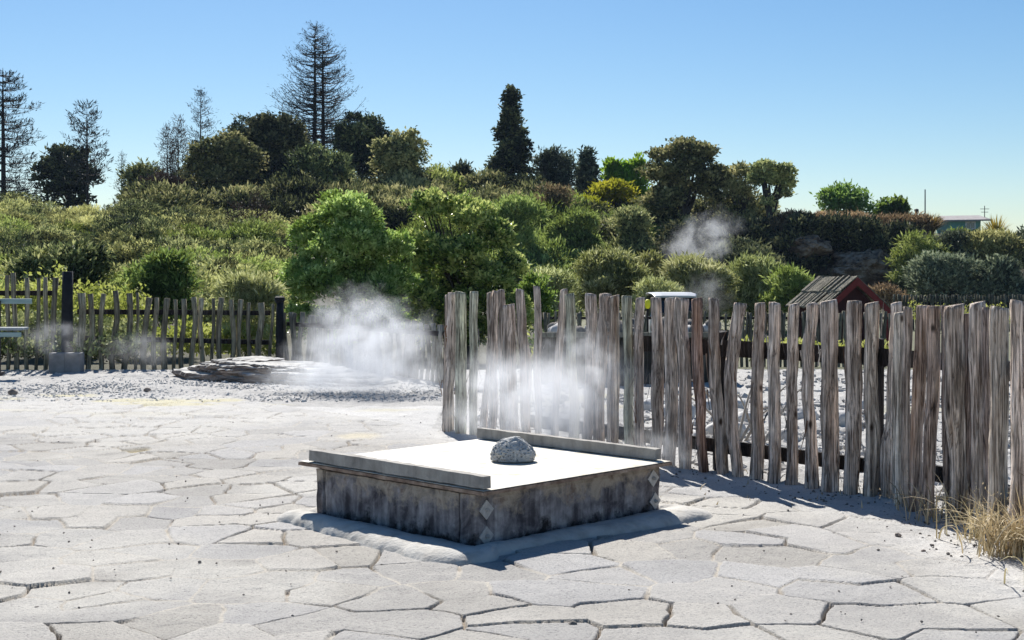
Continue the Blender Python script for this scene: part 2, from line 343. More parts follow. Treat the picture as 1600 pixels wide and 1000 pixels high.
# ------------------------------------------------------------------ vegetation tools
def rdir(rng, n): return norm(rng.normal(size=(n, 3)))
def leaves(mb, rng, C, Dr, L, W, v):
    n = len(C); Dr = norm(Dr); S = norm(np.cross(Dr, rdir(rng, n) * .75 + [0, .35, 1.]))
    L = (L * rng.uniform(.7, 1.3, n))[:, None]; W = (W * rng.uniform(.7, 1.2, n))[:, None]
    up = np.cross(S, Dr) * W * .25
    V = np.stack([C, C + Dr * L * .5 + S * W * .5 + up, C + Dr * L, C + Dr * L * .5 - S * W * .5 + up], 1).reshape(-1, 3)
    i = np.arange(n)[:, None] * 4 + np.arange(4)[None]
    mb.add(V, i, np.repeat(np.clip(v, 0, 1), 4))
def lobe_crown(rng, mb, lobes, nclump, per, cr, L, W, upb=.35, outb=1., rnd=.7, vmid=.5, vvar=.35, shell=.8, flat=.6):
    lobes = np.asarray(lobes, float)   # x y z rx ry rz
    area = (lobes[:, 3] * lobes[:, 5]); pr = area / area.sum()
    k = rng.choice(len(lobes), nclump, p=pr); d = rdir(rng, nclump); d[:, 2] = np.where((d[:, 2] < -.1) & (rng.rand(nclump) < .75), -d[:, 2], d[:, 2])
    r = rng.uniform(shell, 1.05, nclump)[:, None]
    c = lobes[k, :3] + d * r * lobes[k, 3:6]
    lv = rng.uniform(-1, 1, len(lobes))[k] * .5
    vc = vmid + vvar * 1.25 * (rng.uniform(-1, 1, nclump) * .7 + lv)
    C = np.repeat(c, per, 0) + rng.normal(size=(nclump * per, 3)) * cr * [1, 1, flat]
    O = np.repeat(d * [1, 1, .6], per, 0) * outb + rng.normal(size=(nclump * per, 3)) * rnd + [0, 0, upb]
    v = np.repeat(vc, per) + rng.normal(size=nclump * per) * .19; L = L * 1.15; W = W * 1.15
    leaves(mb, rng, C, O, L, W, v)
def round_lobes(rng, w, d, z0, z1, n, k=.30, core_=.62):
    """billows set on an ellipsoid envelope, scaled so that the whole crown spans exactly w, d and z0..z1"""
    h = z1 - z0; m = int(n * 1.7); q = rdir(rng, m); q[:, 2] = np.where(q[:, 2] < -.35, -q[:, 2], q[:, 2]); s_ = k * rng.uniform(.55, 1.45, m)
    rr = (1 - s_ * .8) * rng.uniform(.72, 1.0, m)
    L = np.stack([q[:, 0] * rr * w, q[:, 1] * rr * d, z0 + h * .42 + q[:, 2] * rr * h * .58, w * s_, d * s_, np.minimum(w * s_ * .85, h * s_ * .75 + .1 * w * s_)], 1)
    tp = 1 - .38 * np.maximum(-q[:, 2], 0) / .35; L[:, 0] *= tp; L[:, 1] *= tp; L[:, 0] *= w / max((np.abs(L[:, 0]) + L[:, 3]).max(), .01); L[:, 2] = z0 + (L[:, 2] - z0) * (z1 - z0) / max((L[:, 2] + L[:, 5]).max() - z0, .01)
    core = [[0, 0, z0 + h * .42, w * core_, d * core_, h * core_ * .58]]
    return [list(a) for a in L] + core
def spread_lobes(seed, base, k, n):
    """break a few big boughs into many small billows"""
    rng = np.random.RandomState(seed); out = []
    for (a, b, c, d, f) in base:
        for i in range(n):
            q = rdir(rng, 1)[0]; q[2] = abs(q[2]) if rng.rand() < .7 else q[2]; t = k * rng.uniform(.6, 1.25)
            out.append((a + q[0] * d * (1 - t), b + q[1] * d * (1 - t), c + q[2] * f * (1 - t), d * t, f * t))
        if d > .3: out.append((a, b, c, d * .5, f * .5))
    return out
def limbs(rng, mb, H, r0, tips, n=5):
    top = np.array([rng.uniform(-.04, .04) * H, 0, H * .5])
    mb.tube([[0, 0, -.3], [top[0] * .5, 0, H * .25], top, [top[0] * 1.3, 0, H * .8]], [r0 * 1.25, r0, r0 * .75, r0 * .25], n)
    for t in tips:
        s = np.array([top[0] * .6, 0, H * rng.uniform(.22, .55)]); t = np.asarray(t); m = (s + t) / 2 + [0, 0, -.08 * H]
        mb.tube([s, m, t], [r0 * .5, r0 * .32, r0 * .12], 4)

def place(px, D, top, foot=None):
    x = (px - HX) / F * D; zb = zt1(x, D) if foot is None else EYE - (foot - HY) / F * D
    return (x, D, zb - .1), EYE - (top - HY) / F * D - zb + .1
def tree(name, label, cat, px, D, top, wpx, mt, seed, z0=.25, nl=14, ncl=500, per=14, cr=.25, L=.3, W=.16, group=None, foot=None, bark='bark', trunk_r=None, lobes=None, k=.22, **kw):
    rng = np.random.RandomState(seed); loc, H = place(px, D, top, foot); wd = wpx / 2 / F * D
    e = empty(name, loc, label, cat, group)
    lb = round_lobes(rng, wd, wd * .9, H * z0, H * 1.0, int(nl * 1.7), k, .48) if lobes is None else [[a * wd, b * wd, c * H, d * wd, d * wd, f * H] for a, b, c, d, f in lobes]
    t = MB(); limbs(rng, t, H * .9, trunk_r or max(.06, H * .022), [l[:3] for l in lb[:14]]); t.build('trunk', M[bark], e, True)
    c = MB(); lobe_crown(rng, c, lb, ncl, per, cr, L, W, **kw); c.build('crown', M[mt], e)
    return e
def bush(label, px, D, top, wpx, mt, seed, ncl=260, per=16, cr=.18, L=.22, W=.05, group=None, foot=None, name='shrub', cat='shrub', nl=9, hmin=.6, **kw):
    rng = np.random.RandomState(seed); loc, H = place(px, D, top, foot); H = max(H, hmin); wd = wpx / 2 / F * D
    e = empty(name, loc, label, cat, group)
    lb = round_lobes(rng, wd, wd * .8, -.1 * H, H, nl, .34)
    t = MB(); limbs(rng, t, H * .6, max(.03, H * .015), [l[:3] for l in lb[:5]]); t.build('stem', M['bark'], e, True)
    c = MB(); kw.setdefault('upb', .5); lobe_crown(rng, c, lb, ncl, per, cr, L, W, **kw); c.build('foliage', M[mt], e)
    return e

def pine(name, label, px, D, top, wpx, seed, start=.25, step=.035, trunks=((0, 1.),), power=.8, lift=.35, needles=2, group=None, foot=None, sub=7, mt='pine', nb=5, twl=.14, tl=.42, tw=.07, r=None, zj=.5, tww=.035):
    rng = np.random.RandomState(seed); loc, H = place(px, D, top, foot); wd = wpx / 2 / F * D
    e = empty(name, loc, label, 'conifer', group)
    t = MB(); c = MB(); r0 = r or H * .013
    for dx, hk in trunks:
        h = H * hk; ox = dx / F * D
        lean = rng.uniform(-.01, .01) * h
        t.tube([[ox, 0, 0], [ox + lean * .5, 0, h * .4], [ox + lean, 0, h * .75], [ox + lean, 0, h]], [r0, r0 * .8, r0 * .45, r0 * .08], 7)
        zz = start * h
        while zz < h * .995:
            f = (1 - (zz / h - start) / (1 - start)); Lb = wd * min(1, (f ** power)) * (1.05 if f > .12 else 1) + .02 * wd
            if f > .85: Lb *= .75
            for b in range(nb):
                th = rng.uniform(0, 2 * math.pi); Lr = Lb * rng.uniform(.45, 1.15); q = np.array([math.cos(th), math.sin(th) * .9, 0])
                z1 = zz + rng.uniform(-zj, zj) * step * h; s = np.linspace(0, 1, 5)[:, None]
                pts = np.array([ox + lean, 0, z1]) + q * s * Lr + np.array([0, 0, 1.]) * (Lr * (lift * rng.uniform(.5, 1.4) * s ** 2.6 + rng.uniform(-.22, .06) * s))
                t.tube(pts, np.linspace(r0 * .22, r0 * .05, 5), 3, False)
                m = max(3, int(sub * Lr / wd + 2)); ss = rng.uniform(.22, 1., m)
                B = np.array([np.interp(ss, s[:, 0], pts[:, a]) for a in range(3)]).T
                side = np.cross(q, [0, 0, 1.]) * rng.choice([-1, 1], m)[:, None]
                dr = norm(q * rng.uniform(.4, 1.1, m)[:, None] + side * rng.uniform(.2, 1., m)[:, None] + np.array([0, 0, 1.]) * rng.uniform(-.1, .9, m)[:, None])
                Ls = wd * twl * rng.uniform(.5, 1.2, m) 
                leaves(c, rng, B, dr, Ls, tww, rng.uniform(0, .6, m))
                if needles:
                    T = np.repeat(B + dr * Ls[:, None] * rng.uniform(.3, .9, m)[:, None], needles, 0) + rng.normal(size=(m * needles, 3)) * .12
                    leaves(c, rng, T, np.repeat(dr, needles, 0) + rng.normal(size=(m * needles, 3)) * .6 + [0, 0, .4], tl, tw, rng.uniform(.1, 1, m * needles))
            zz += step * h * rng.uniform(.7, 1.3)
    t.build('trunk', M['bark'], e, True); c.build('crown', M[mt], e); return e

# ------------------------------------------------------------------ trees on the skyline, left to right
pine('pine_tree', 'tall sparse pine with upturned branches cut by the left edge of the photo', 6, 120, 106, 150, 11, start=.12, step=.052, power=.42, lift=.16, needles=3, nb=8, sub=17, r=.24, zj=.14, tl=.45, tw=.08)
pine('pine_tree', 'small sparse pine with a domed top rising from behind the scrub hill', 137, 112, 162, 88, 12, start=.30, step=.055, power=.42, lift=.45, needles=3, nb=6, sub=10, r=.12, zj=.12, tl=.42, tw=.075)
tree('evergreen_tree', 'dense dark evergreen behind the small domed pine', 'tree', 105, 118, 232, 96, 'dark', 13, z0=-.15, ncl=420, per=16, cr=.3, L=.42, W=.2)
pine('dead_pine', 'thinnest short bare pine standing right of the domed pine', 190, 112, 238, 34, 14, start=.2, step=.055, power=.7, lift=.35, needles=1, nb=5, r=.06, tl=.3, tw=.04)
tree('evergreen_tree', 'low grey green bush like tree right of the thin short pine', 'tree', 222, 110, 256, 62, 'olive', 15, z0=.05, ncl=230, cr=.28, L=.38, W=.14)
pine('dead_pine', 'bare spindly pine leaning beside the tallest bare pine', 262, 108, 198, 48, 16, start=.15, step=.045, power=.5, lift=.55, needles=2, nb=7, mt='brownish', r=.08, tl=.35, tw=.05, sub=9)
pine('dead_pine', 'bare spindly pine with a second thin stem left of the brown crowned tree', 279, 106, 186, 44, 17, start=.15, step=.045, power=.5, lift=.55, needles=2, nb=7, mt='brownish', r=.08, tl=.35, tw=.05, sub=9)
pine('dead_pine', 'tall bare pine poking above the brown crowned broadleaf tree', 313, 122, 143, 76, 18, start=.25, step=.05, power=.6, lift=.5, needles=2, nb=8, sub=11, r=.11, tl=.32, tw=.05)
tree('brown_shrub_tree', 'rusty brown low tree under the spindly bare pines', 'tree', 262, 100, 272, 90, 'brownish', 19, z0=.0, ncl=300, cr=.28, L=.35, W=.1)
tree('broadleaf_tree', 'wide dark tree with a rusty sunlit top left of the twin conifer', 'tree', 352, 104, 208, 122, 'olive', 20, z0=.12, nl=18, ncl=950, per=16, cr=.26, L=.26, W=.19, trunk_r=.22)
tree('broadleaf_tree', 'tall dark round tree touching the left side of the twin conifer', 'tree', 432, 112, 182, 112, 'dark', 21, z0=.1, nl=16, ncl=950, per=16, cr=.28, L=.28, W=.2, trunk_r=.25, vmid=.6)
tree('broadleaf_tree', 'thin airy tree top showing sky between two dark crowns', 'tree', 382, 118, 180, 44, 'dark', 22, z0=.5, nl=9, ncl=120, per=10, cr=.25, L=.35, W=.14, k=.25)
pine('twin_conifer', 'tallest conifer with two parallel trunks and wispy branches', 498, 125, 40, 165, 23, start=.26, step=.028, trunks=((-6, 1.), (8, .93)), power=.62, lift=.42, needles=2, nb=7, sub=15, r=.25, twl=.13, tl=.34, tw=.055)
tree('broadleaf_tree', 'dark dome shaped tree right of the twin conifer', 'tree', 566, 116, 178, 98, 'dark', 24, z0=.05, nl=14, ncl=900, per=16, cr=.26, L=.26, W=.18, vmid=.5)
tree('broadleaf_tree', 'olive round tree with golden top beside the dark dome tree', 'tree', 626, 108, 206, 86, 'olive', 25, z0=.05, nl=15, ncl=800, per=16, cr=.22, L=.24, W=.18, vmid=.7)
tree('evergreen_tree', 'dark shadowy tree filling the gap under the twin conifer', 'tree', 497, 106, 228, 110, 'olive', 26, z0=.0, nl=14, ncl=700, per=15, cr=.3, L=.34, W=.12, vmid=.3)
bush('soft green shrub on the ridge right of the golden topped tree', 690, 112, 268, 120, 'manuka_green', 27, ncl=420, cr=.35, L=.4, W=.12)
tree('evergreen_tree', 'small dark spiky tree on the ridge between golden topped tree and dark spire', 'tree', 722, 120, 257, 38, 'dark', 28, z0=.1, ncl=160, cr=.25, L=.4, W=.16)
def spire(label, px, D, top, wpx, seed, mt, n=60, ncl=1100, cr=.28, L=.42, W=.2, power=.75, foot=None, name='spire_conifer', **kw):
    rng = np.random.RandomState(seed); loc, H = place(px, D, top, foot); wd = wpx / 2 / F * D
    e = empty(name, loc, label, 'conifer'); lb = []
    for i in range(n):
        f = (i + .5) / n; z = H * (.04 + .95 * f); rr = wd * (1 - f) ** power * rng.uniform(.45, 1.1); th = rng.uniform(0, 6.28)
        s = wd * (.12 + .13 * (1 - f)) * rng.uniform(.8, 1.3)
        lb.append([math.cos(th) * max(0, rr - s * .5), math.sin(th) * max(0, rr - s * .5), z, s, s, s * .75])
    for i in range(10):
        f = i / 10; lb.append([0, 0, H * (.05 + .9 * f), wd * .45 * (1 - f) ** power + .1, wd * .45 * (1 - f) ** power + .1, H * .07])
    t = MB(); t.tube([[0, 0, -.3], [0, 0, H * .6], [0, 0, H * .99]], [H * .02, H * .012, .03], 6); t.build('trunk', M['bark'], e, True)
    c = MB(); lobe_crown(rng, c, lb, ncl, 15, cr, L, W, **kw); c.build('crown', M[mt], e); return e
spire('tall narrow nearly black conifer standing alone on the skyline', 799, 118, 139, 92, 29, 'dark', n=120, ncl=1150, power=.85, upb=.1, vmid=.45, cr=.22, L=.3, W=.2)
tree('broadleaf_tree', 'grey green airy tree right of the black conifer', 'tree', 868, 120, 234, 66, 'greygreen', 30, z0=.0, nl=14, ncl=420, per=14, cr=.3, L=.36, W=.12, vmid=.3)
spire('short dark green pointed conifer between grey green and lime trees', 917, 122, 237, 48, 31, 'greygreen', n=34, ncl=420, vmid=.2, power=.6)
for i, (px, tp, wp, lab) in enumerate(((956, 248, 34, 'leftmost of the bright lime green trees behind the yellow bush'), (976, 254, 30, 'middle of the bright lime green trees behind the yellow bush'), (997, 246, 34, 'rightmost of the bright lime green trees touching the big dark oak like tree'))):
    spire(lab, px, 122, tp, wp, 32 + i, 'lime', n=30, ncl=300, cr=.26, L=.42, W=.2, power=.35, name='lime_tree', upb=1.2)['category'] = 'tree'
tree('yellow_tree', 'bright yellow leafed tree in the middle of the ridge', 'tree', 950, 108, 284, 104, 'yellow', 36, z0=.0, nl=14, ncl=420, per=14, cr=.25, L=.3, W=.15, vmid=.4)
bush('lower yellow shrub at the left foot of the yellow tree', 922, 102, 308, 76, 'yellow', 37, ncl=160, cr=.25, L=.28, W=.12, vmid=.25)
tree('broadleaf_tree', 'largest dark spreading tree right of the yellow tree, bare limbs showing below', 'tree', 1068, 100, 218, 140, 'olive', 38, nl=0, ncl=1500, per=16, cr=.24, L=.25, W=.19, trunk_r=.28, vmid=.55,
     lobes=spread_lobes(3, [(-.1, 0, .82, .50, .17), (.3, .1, .80, .50, .16), (-.5, -.1, .66, .46, .15), (.62, 0, .62, .42, .15), (.1, -.3, .66, .55, .16), (-.62, .1, .44, .34, .13), (-.35, -.2, .42, .42, .13), (.72, .1, .45, .28, .09), (-.55, .2, .84, .2, .07), (-.4, 0, .25, .45, .12), (0, .2, .90, .42, .09), (-.2, .1, .50, .5, .14), (.35, .1, .52, .4, .10), (-.55, 0, .34, .35, .12)], .38, 5))
tree('sparse_tree', 'thin see through tree between the largest dark tree and the umbrella shaped tree', 'tree', 1158, 100, 258, 70, 'olive', 39, z0=.25, nl=14, ncl=210, per=12, cr=.25, L=.3, W=.13, k=.24, vmid=.7)
tree('umbrella_tree', 'tree with one thick trunk and a flat golden green crown before open sky', 'tree', 1203, 98, 250, 88, 'olive', 40, nl=0, ncl=520, per=15, cr=.2, L=.23, W=.17, trunk_r=.26, vmid=.75,
     lobes=spread_lobes(4, [(-.3, 0, .86, .48, .13), (.35, 0, .80, .5, .13), (.62, 0, .66, .34, .10), (-.5, 0, .72, .34, .10), (0, 0, .72, .5, .10), (.5, .1, .55, .25, .06), (0, 0, .35, .2, .16)], .36, 4))
tree('broadleaf_tree', 'pale fresh green tree with fluffy top above the brown cliff edge', 'tree', 1320, 112, 290, 88, 'fresh', 41, z0=.0, nl=12, ncl=330, per=14, cr=.24, L=.34, W=.14, k=.3)
spire('left one of the little dark firs beside the fluffy fresh green tree', 1382, 112, 317, 30, 42, 'fresh', n=18, ncl=120, vmid=.1, name='small_fir')
spire('right taller one of the little dark firs beside the fluffy fresh green tree', 1405, 112, 313, 34, 43, 'fresh', n=18, ncl=130, vmid=.05, name='small_fir')

# the two glossy green trees behind the fences
tree('glossy_tree', 'big rounded glossy green tree behind the steam, left of its twin', 'tree', 541, 31, 286, 232, 'glossy', 50, foot=560, nl=0, ncl=3400, per=17, cr=.06, L=.085, W=.045, trunk_r=.09, upb=.5, outb=1., rnd=.6, vmid=.60, vvar=.35,
     lobes=spread_lobes(1, [(-.08, 0, .83, .42, .16), (.25, -.1, .77, .42, .17), (-.46, 0, .66, .40, .17), (.58, 0, .62, .38, .16), (0, -.35, .60, .45, .18), (-.62, -.1, .42, .34, .16), (.64, -.1, .40, .34, .16), (-.3, -.4, .40, .40, .15), (.35, -.4, .38, .40, .15), (0, .2, .45, .55, .25), (-.5, -.1, .20, .38, .13), (.5, -.2, .2, .42, .13), (0, -.3, .2, .45, .13)], .46, 7))
tree('glossy_tree', 'lower spreading glossy tree with yellow new leaves, right of the big rounded one', 'tree', 728, 33, 297, 212, 'glossy_yellow', 51, foot=560, nl=0, ncl=3000, per=16, cr=.065, L=.10, W=.06, trunk_r=.09, upb=.45, outb=1., rnd=.7, vmid=.60, vvar=.42,
     lobes=spread_lobes(2, [(-.45, 0, .86, .34, .13), (.05, 0, .82, .38, .15), (.42, 0, .68, .36, .15), (.66, 0, .50, .32, .13), (-.6, -.1, .62, .40, .15), (-.1, -.3, .58, .45, .16), (.4, -.3, .42, .42, .15), (-.6, -.2, .34, .40, .15), (0, -.3, .3, .45, .15), (.6, -.1, .26, .40, .14), (0, .2, .42, .6, .25), (-.2, 0, .15, .7, .13)], .46, 7))
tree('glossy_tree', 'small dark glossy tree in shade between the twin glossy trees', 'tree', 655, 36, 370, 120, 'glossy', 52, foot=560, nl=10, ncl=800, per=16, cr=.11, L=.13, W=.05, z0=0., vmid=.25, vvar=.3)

# scrub: the hillside on the left, as one mass
def scrub_mass(name, label, items, mt, seed, L, W, cr, dens=1., per=14, vmid=.5, vvar=.42):
    rng = np.random.RandomState(seed); mb = MB()
    for (x, y, z, r, h, q) in items:
        lb = round_lobes(rng, r, r * .85, -.15 * h, h, 7, .36); lb = [[a + x, b + y, c + z, d, e, f] for a, b, c, d, e, f in lb]
        lobe_crown(rng, mb, lb, int(dens * 60 * (r * h) ** .6 * 1.2), per, cr, L, W, upb=.5, outb=1., rnd=.6, vmid=vmid + q, vvar=vvar)
    return tag(mb.build(name, M[mt]), label, 'scrub', kind='stuff')
rng = np.random.RandomState(77)
def hill_items(n, px0, px1, d0, d1, r0, r1, skip=None, hk=(.7, 1.15)):
    out = []
    for i in range(n):
        D = d0 + (d1 - d0) * rng.rand() ** .8; px = rng.uniform(px0, px1); x = (px - HX) / F * D
        if skip and skip(px, D): continue
        r = rng.uniform(r0, r1) * (D / 60) ** .5; out.append((x, D, zt1(x, D) - .15, r, r * rng.uniform(*hk), rng.uniform(-.42, .38)))
    return out
scrub_mass('scrub', 'rolling olive scrub covering the hillside at the left', hill_items(205, -240, 450, 42, 99, 1.0, 2.0, None, (.8, 1.2)), 'manuka', 78, .17, .055, .13, 1.5, 16)
scrub_mass('scrub', 'greener scrub bushes dotted over the left hillside', hill_items(50, -200, 440, 38, 80, 1.0, 2.1, None, (.9, 1.35)), 'manuka_green', 79, .17, .055, .13, 1.4, 16)
scrub_mass('scrub', 'brownish twiggy bushes among the scrub of the left hillside', hill_items(60, -200, 440, 40, 92, 1.1, 2.1, None, (.9, 1.4)), 'olive', 84, .17, .055, .13, 1.4, 16)
scrub_mass('scrub', 'dark bush and undergrowth below the skyline trees', hill_items(120, 200, 1240, 90, 112, 1.5, 2.8, lambda p, D: (p > 1000 and D < 97)), 'olive', 80, .36, .12, .26, .9, 14, .35, .4)
scrub_mass('scrub', 'dull green brush on the slope in the middle', hill_items(70, 640, 1010, 80, 104, 1.5, 2.6), 'manuka_green', 81, .32, .08, .24, 1., 14, .35, .35)
scrub_mass('scrub', 'dry rusty bracken along the top edge of the cliff', [((px - HX) / F * 96.5, 96.5 + rng.uniform(-1, 1.5), zt1((px - HX) / F * 97, 97) - .3, rng.uniform(.9, 1.6), rng.uniform(.9, 1.5), rng.uniform(-.2, .2)) for px in range(1205, 1440, 7)], 'cliffveg', 82, .3, .07, .2, 1., 15, .5)
scrub_mass('scrub', 'blackish creeper hanging down the cliff face', [((px - HX) / F * D, D, z, 1.2, 1.3, 0) for px, D, z in [(rng.uniform(1130, 1600), rng.uniform(93.2, 95), rng.uniform(-.5, 4.2)) for _ in range(100)] if not ((1240 < px < 1296 and 2. < z < 3.6) or (1308 < px < 1400 and z < 2.6) or (px > 1420 and z > 2.0))], 'dark', 83, .34, .12, .26, .8, 14, .5)

# separate shrubs one can point to
for i, (lab, px, D, tp, wp, mt, kw) in enumerate([
    ('round pale green shrub behind the palings, left of the car roof', 948, 48, 388, 124, 'manuka_pale', dict(ncl=900, cr=.13, L=.2, W=.045, vmid=.35)),
    ('narrow upright pale shrub between the round shrub and the steam', 1018, 50, 396, 54, 'manuka_pale', dict(ncl=260, cr=.13, L=.2, W=.045)),
    ('wide feathery pale shrub in front of the far steam', 1085, 49, 404, 130, 'manuka_pale', dict(ncl=900, cr=.14, L=.24, W=.045, vmid=.6)),
    ('pale shrub rounding down to the red gabled hut', 1170, 50, 402, 120, 'manuka_pale', dict(ncl=800, cr=.14, L=.22, W=.045)),
    ('darker green shrub directly left of the red gabled hut', 1236, 48, 420, 84, 'manuka_green', dict(ncl=560, cr=.13, L=.2, W=.045)),
    ('low yellow green shrub behind the tallest thin paling', 862, 44, 422, 90, 'manuka_pale', dict(ncl=500, cr=.12, L=.18, W=.04, vmid=.5)),
    ('whitish grassy shrub just above the car roof', 1030, 46, 438, 90, 'manuka_pale', dict(ncl=460, cr=.11, L=.18, W=.035, vmid=.75)),
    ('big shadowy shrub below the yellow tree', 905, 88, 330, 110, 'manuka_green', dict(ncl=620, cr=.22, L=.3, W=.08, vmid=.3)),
    ('leafy dark shrub in front of the largest dark tree', 985, 90, 326, 90, 'olive', dict(ncl=560, cr=.22, L=.3, W=.12, vmid=.6)),
    ('grey olive shrub right of the lower glossy tree', 800, 86, 308, 110, 'manuka_green', dict(ncl=620, cr=.22, L=.3, W=.07, vmid=.45)),
    ('brown tinted shrub on top of the middle slope', 865, 98, 290, 66, 'cliffveg', dict(ncl=300, cr=.24, L=.3, W=.08, vmid=.2)),
    ('tawny grass like shrub just behind the left fence by the second black post', 385, 27, 428, 100, 'manuka_pale', dict(ncl=420, cr=.07, L=.16, W=.022, foot=560, vmid=.5)),
    ('dark bush low on the scrub hill above the left fence', 255, 36, 395, 110, 'manuka_green', dict(ncl=460, cr=.12, L=.2, W=.05, foot=540, vmid=.2)),
    ('blackish bush behind the first black post', 95, 36, 380, 150, 'olive', dict(ncl=600, cr=.12, L=.2, W=.07, foot=540, vmid=.35)),
    ('grey green shrub under the teal house', 1490, 90, 367, 120, 'greygreen', dict(ncl=620, cr=.24, L=.32, W=.1, vmid=.5)),
    ('mossy shrub left of the teal house shrub, spilling off the cliff', 1440, 89, 366, 96, 'manuka_green', dict(ncl=520, cr=.24, L=.32, W=.08, vmid=.5)),
    ('sunlit olive shrub at the right below the flax', 1550, 89, 364, 100, 'manuka', dict(ncl=560, cr=.24, L=.32, W=.08, vmid=.6)),
    ('dark shrub cut by the right edge of the photo', 1606, 90, 356, 90, 'greygreen', dict(ncl=460, cr=.24, L=.32, W=.1, vmid=.3)),
    ('lowest grey shrub on the slope behind the far right fence', 1478, 82, 398, 110, 'greygreen', dict(ncl=520, cr=.22, L=.3, W=.1, vmid=.6)),
    ('fresh green shrub in front of the teal house wall', 1500, 100, 364, 40, 'fresh', dict(ncl=220, cr=.2, L=.28, W=.1)),
    ('leafy shrub at the foot of the slope, right of the grey shrub', 1555, 82, 404, 84, 'greygreen', dict(ncl=420, cr=.22, L=.3, W=.12, vmid=.5)),
    ('brown dead shrub behind the roof ridge of the red gabled hut', 1386, 70, 448, 66, 'cliffveg', dict(ncl=220, cr=.16, L=.22, W=.05)),
    ('dark shrub filling the hollow beside the far steam', 1150, 88, 372, 140, 'dark', dict(ncl=620, cr=.24, L=.3, W=.12, vmid=.8)),
    ('blackish shrub under the largest dark tree', 1062, 90, 352, 130, 'dark', dict(ncl=620, cr=.24, L=.3, W=.12, vmid=.6)),
    ('light green young shrub right of the lower glossy tree', 838, 40, 432, 60, 'fresh', dict(ncl=240, cr=.10, L=.15, W=.06)),
]):
    bush(lab, px, D, tp, wp, mt, 200 + i, **kw)

def flax(label, px, D, top, wpx, seed, mt='flax', n=240, name='flax_plant', foot=None):
    rng = np.random.RandomState(seed); loc, H = place(px, D, top, foot); H = max(H, .8); wd = wpx / 2 / F * D; e = empty(name, loc, label, 'plant'); mb = MB()
    for i in range(n):
        th = rng.uniform(0, 6.28); o = rng.uniform(.2, 1.) ; l = H * rng.uniform(.65, 1.1); s = np.linspace(0, 1, 5)
        q = np.array([math.cos(th), math.sin(th)]); rr = wd * o * s ** 1.5; zz = l * (s - .30 * o * s ** 3)
        c = np.stack([q[0] * rr, q[1] * rr, zz], 1); side = np.array([-q[1], q[0], 0]) * .06 * D / 100; wv = (1 - s ** 2)[:, None] + .05
        V = np.concatenate([c + side * wv, c - side * wv]); k = np.arange(4)
        mb.add(V, np.stack([k, k + 1, k + 6, k + 5], 1), rng.uniform(0, 1) * (.4 + .6 * s).tolist() * 1 if False else np.clip(rng.uniform(.1, .5) + .5 * np.concatenate([s, s]), 0, 1))
    mb.build('leaves', M[mt], e); return e
flax('orange tipped flax clump left of the teal house', 1455, 97, 330, 66, 301)
flax('orange tipped flax clump right of the teal house', 1556, 97, 332, 64, 302)
flax('spiky orange fern crown at the foot of the black conifer', 789, 108, 282, 56, 303, n=150, name='tree_fern')
for i, (lab, px, tp) in enumerate((('leafless grey brown tree at the left of the big glossy tree', 402, 300), ('second leafless brown tree under the wide rusty topped tree', 372, 318))):
    pine('dead_tree', lab, px, 72, tp, 48, 310 + i, start=.1, step=.06, power=.4, lift=.3, needles=1, nb=7, mt='brownish', twl=.25, tl=.3, tw=.05, r=.06)['category'] = 'dead tree'

def weeds(label, segs, n, H, mt, seed, L=.10, W=.05, z0=None):
    rng = np.random.RandomState(seed); mb = MB()
    for (xa, Da, xb, Db, h, q) in segs:
        m = int(n * q); t = rng.rand(m); D = Da + (Db - Da) * t + rng.normal(size=m) * .35; X = (xa + (xb - xa) * t - HX) / F * D
        zz = zt(X, D); top = h * (.6 + .5 * fbm(X * 2., D * 2., 0, seed, 3)) * rng.uniform(.25, 1., m) ** .6
        C = np.stack([X, D, zz + top], 1); leaves(mb, rng, C, rng.normal(size=(m, 3)) * .8 + [0, 0, .8], L, W, .5 + .9 * (fbm(X * 3, C[:, 2] * 4, 0, seed + 5, 3) - .5) + rng.normal(size=m) * .12)
    return tag(mb.build('weeds', M[mt]), label, 'weeds', kind='stuff')
weeds('sunlit yellow green weeds behind the upper half of the left fence', [(-60, 25.5, 105, 25.5, 2.1, 1.), (105, 25.6, 235, 26, 1.75, .8), (235, 26.4, 440, 27, 1.15, .9)], 4200, 2, 'weed', 401, .10, .055)
weeds('dark leafy weeds at the foot of the left fence', [(-60, 22.6, 215, 22.9, .62, 2.), (-60, 23.4, 235, 23.6, 1.1, 1.6)], 3000, 1, 'olive', 402, .10, .05)
weeds('patches of green weeds along the pickets behind the rubble', [(1150, 23, 1420, 22.5, .5, 1.), (1420, 50, 1640, 48, 1.2, 1.2), (830, 25, 1150, 25, .5, .4)], 1300, 1, 'weed', 403, .10, .05)

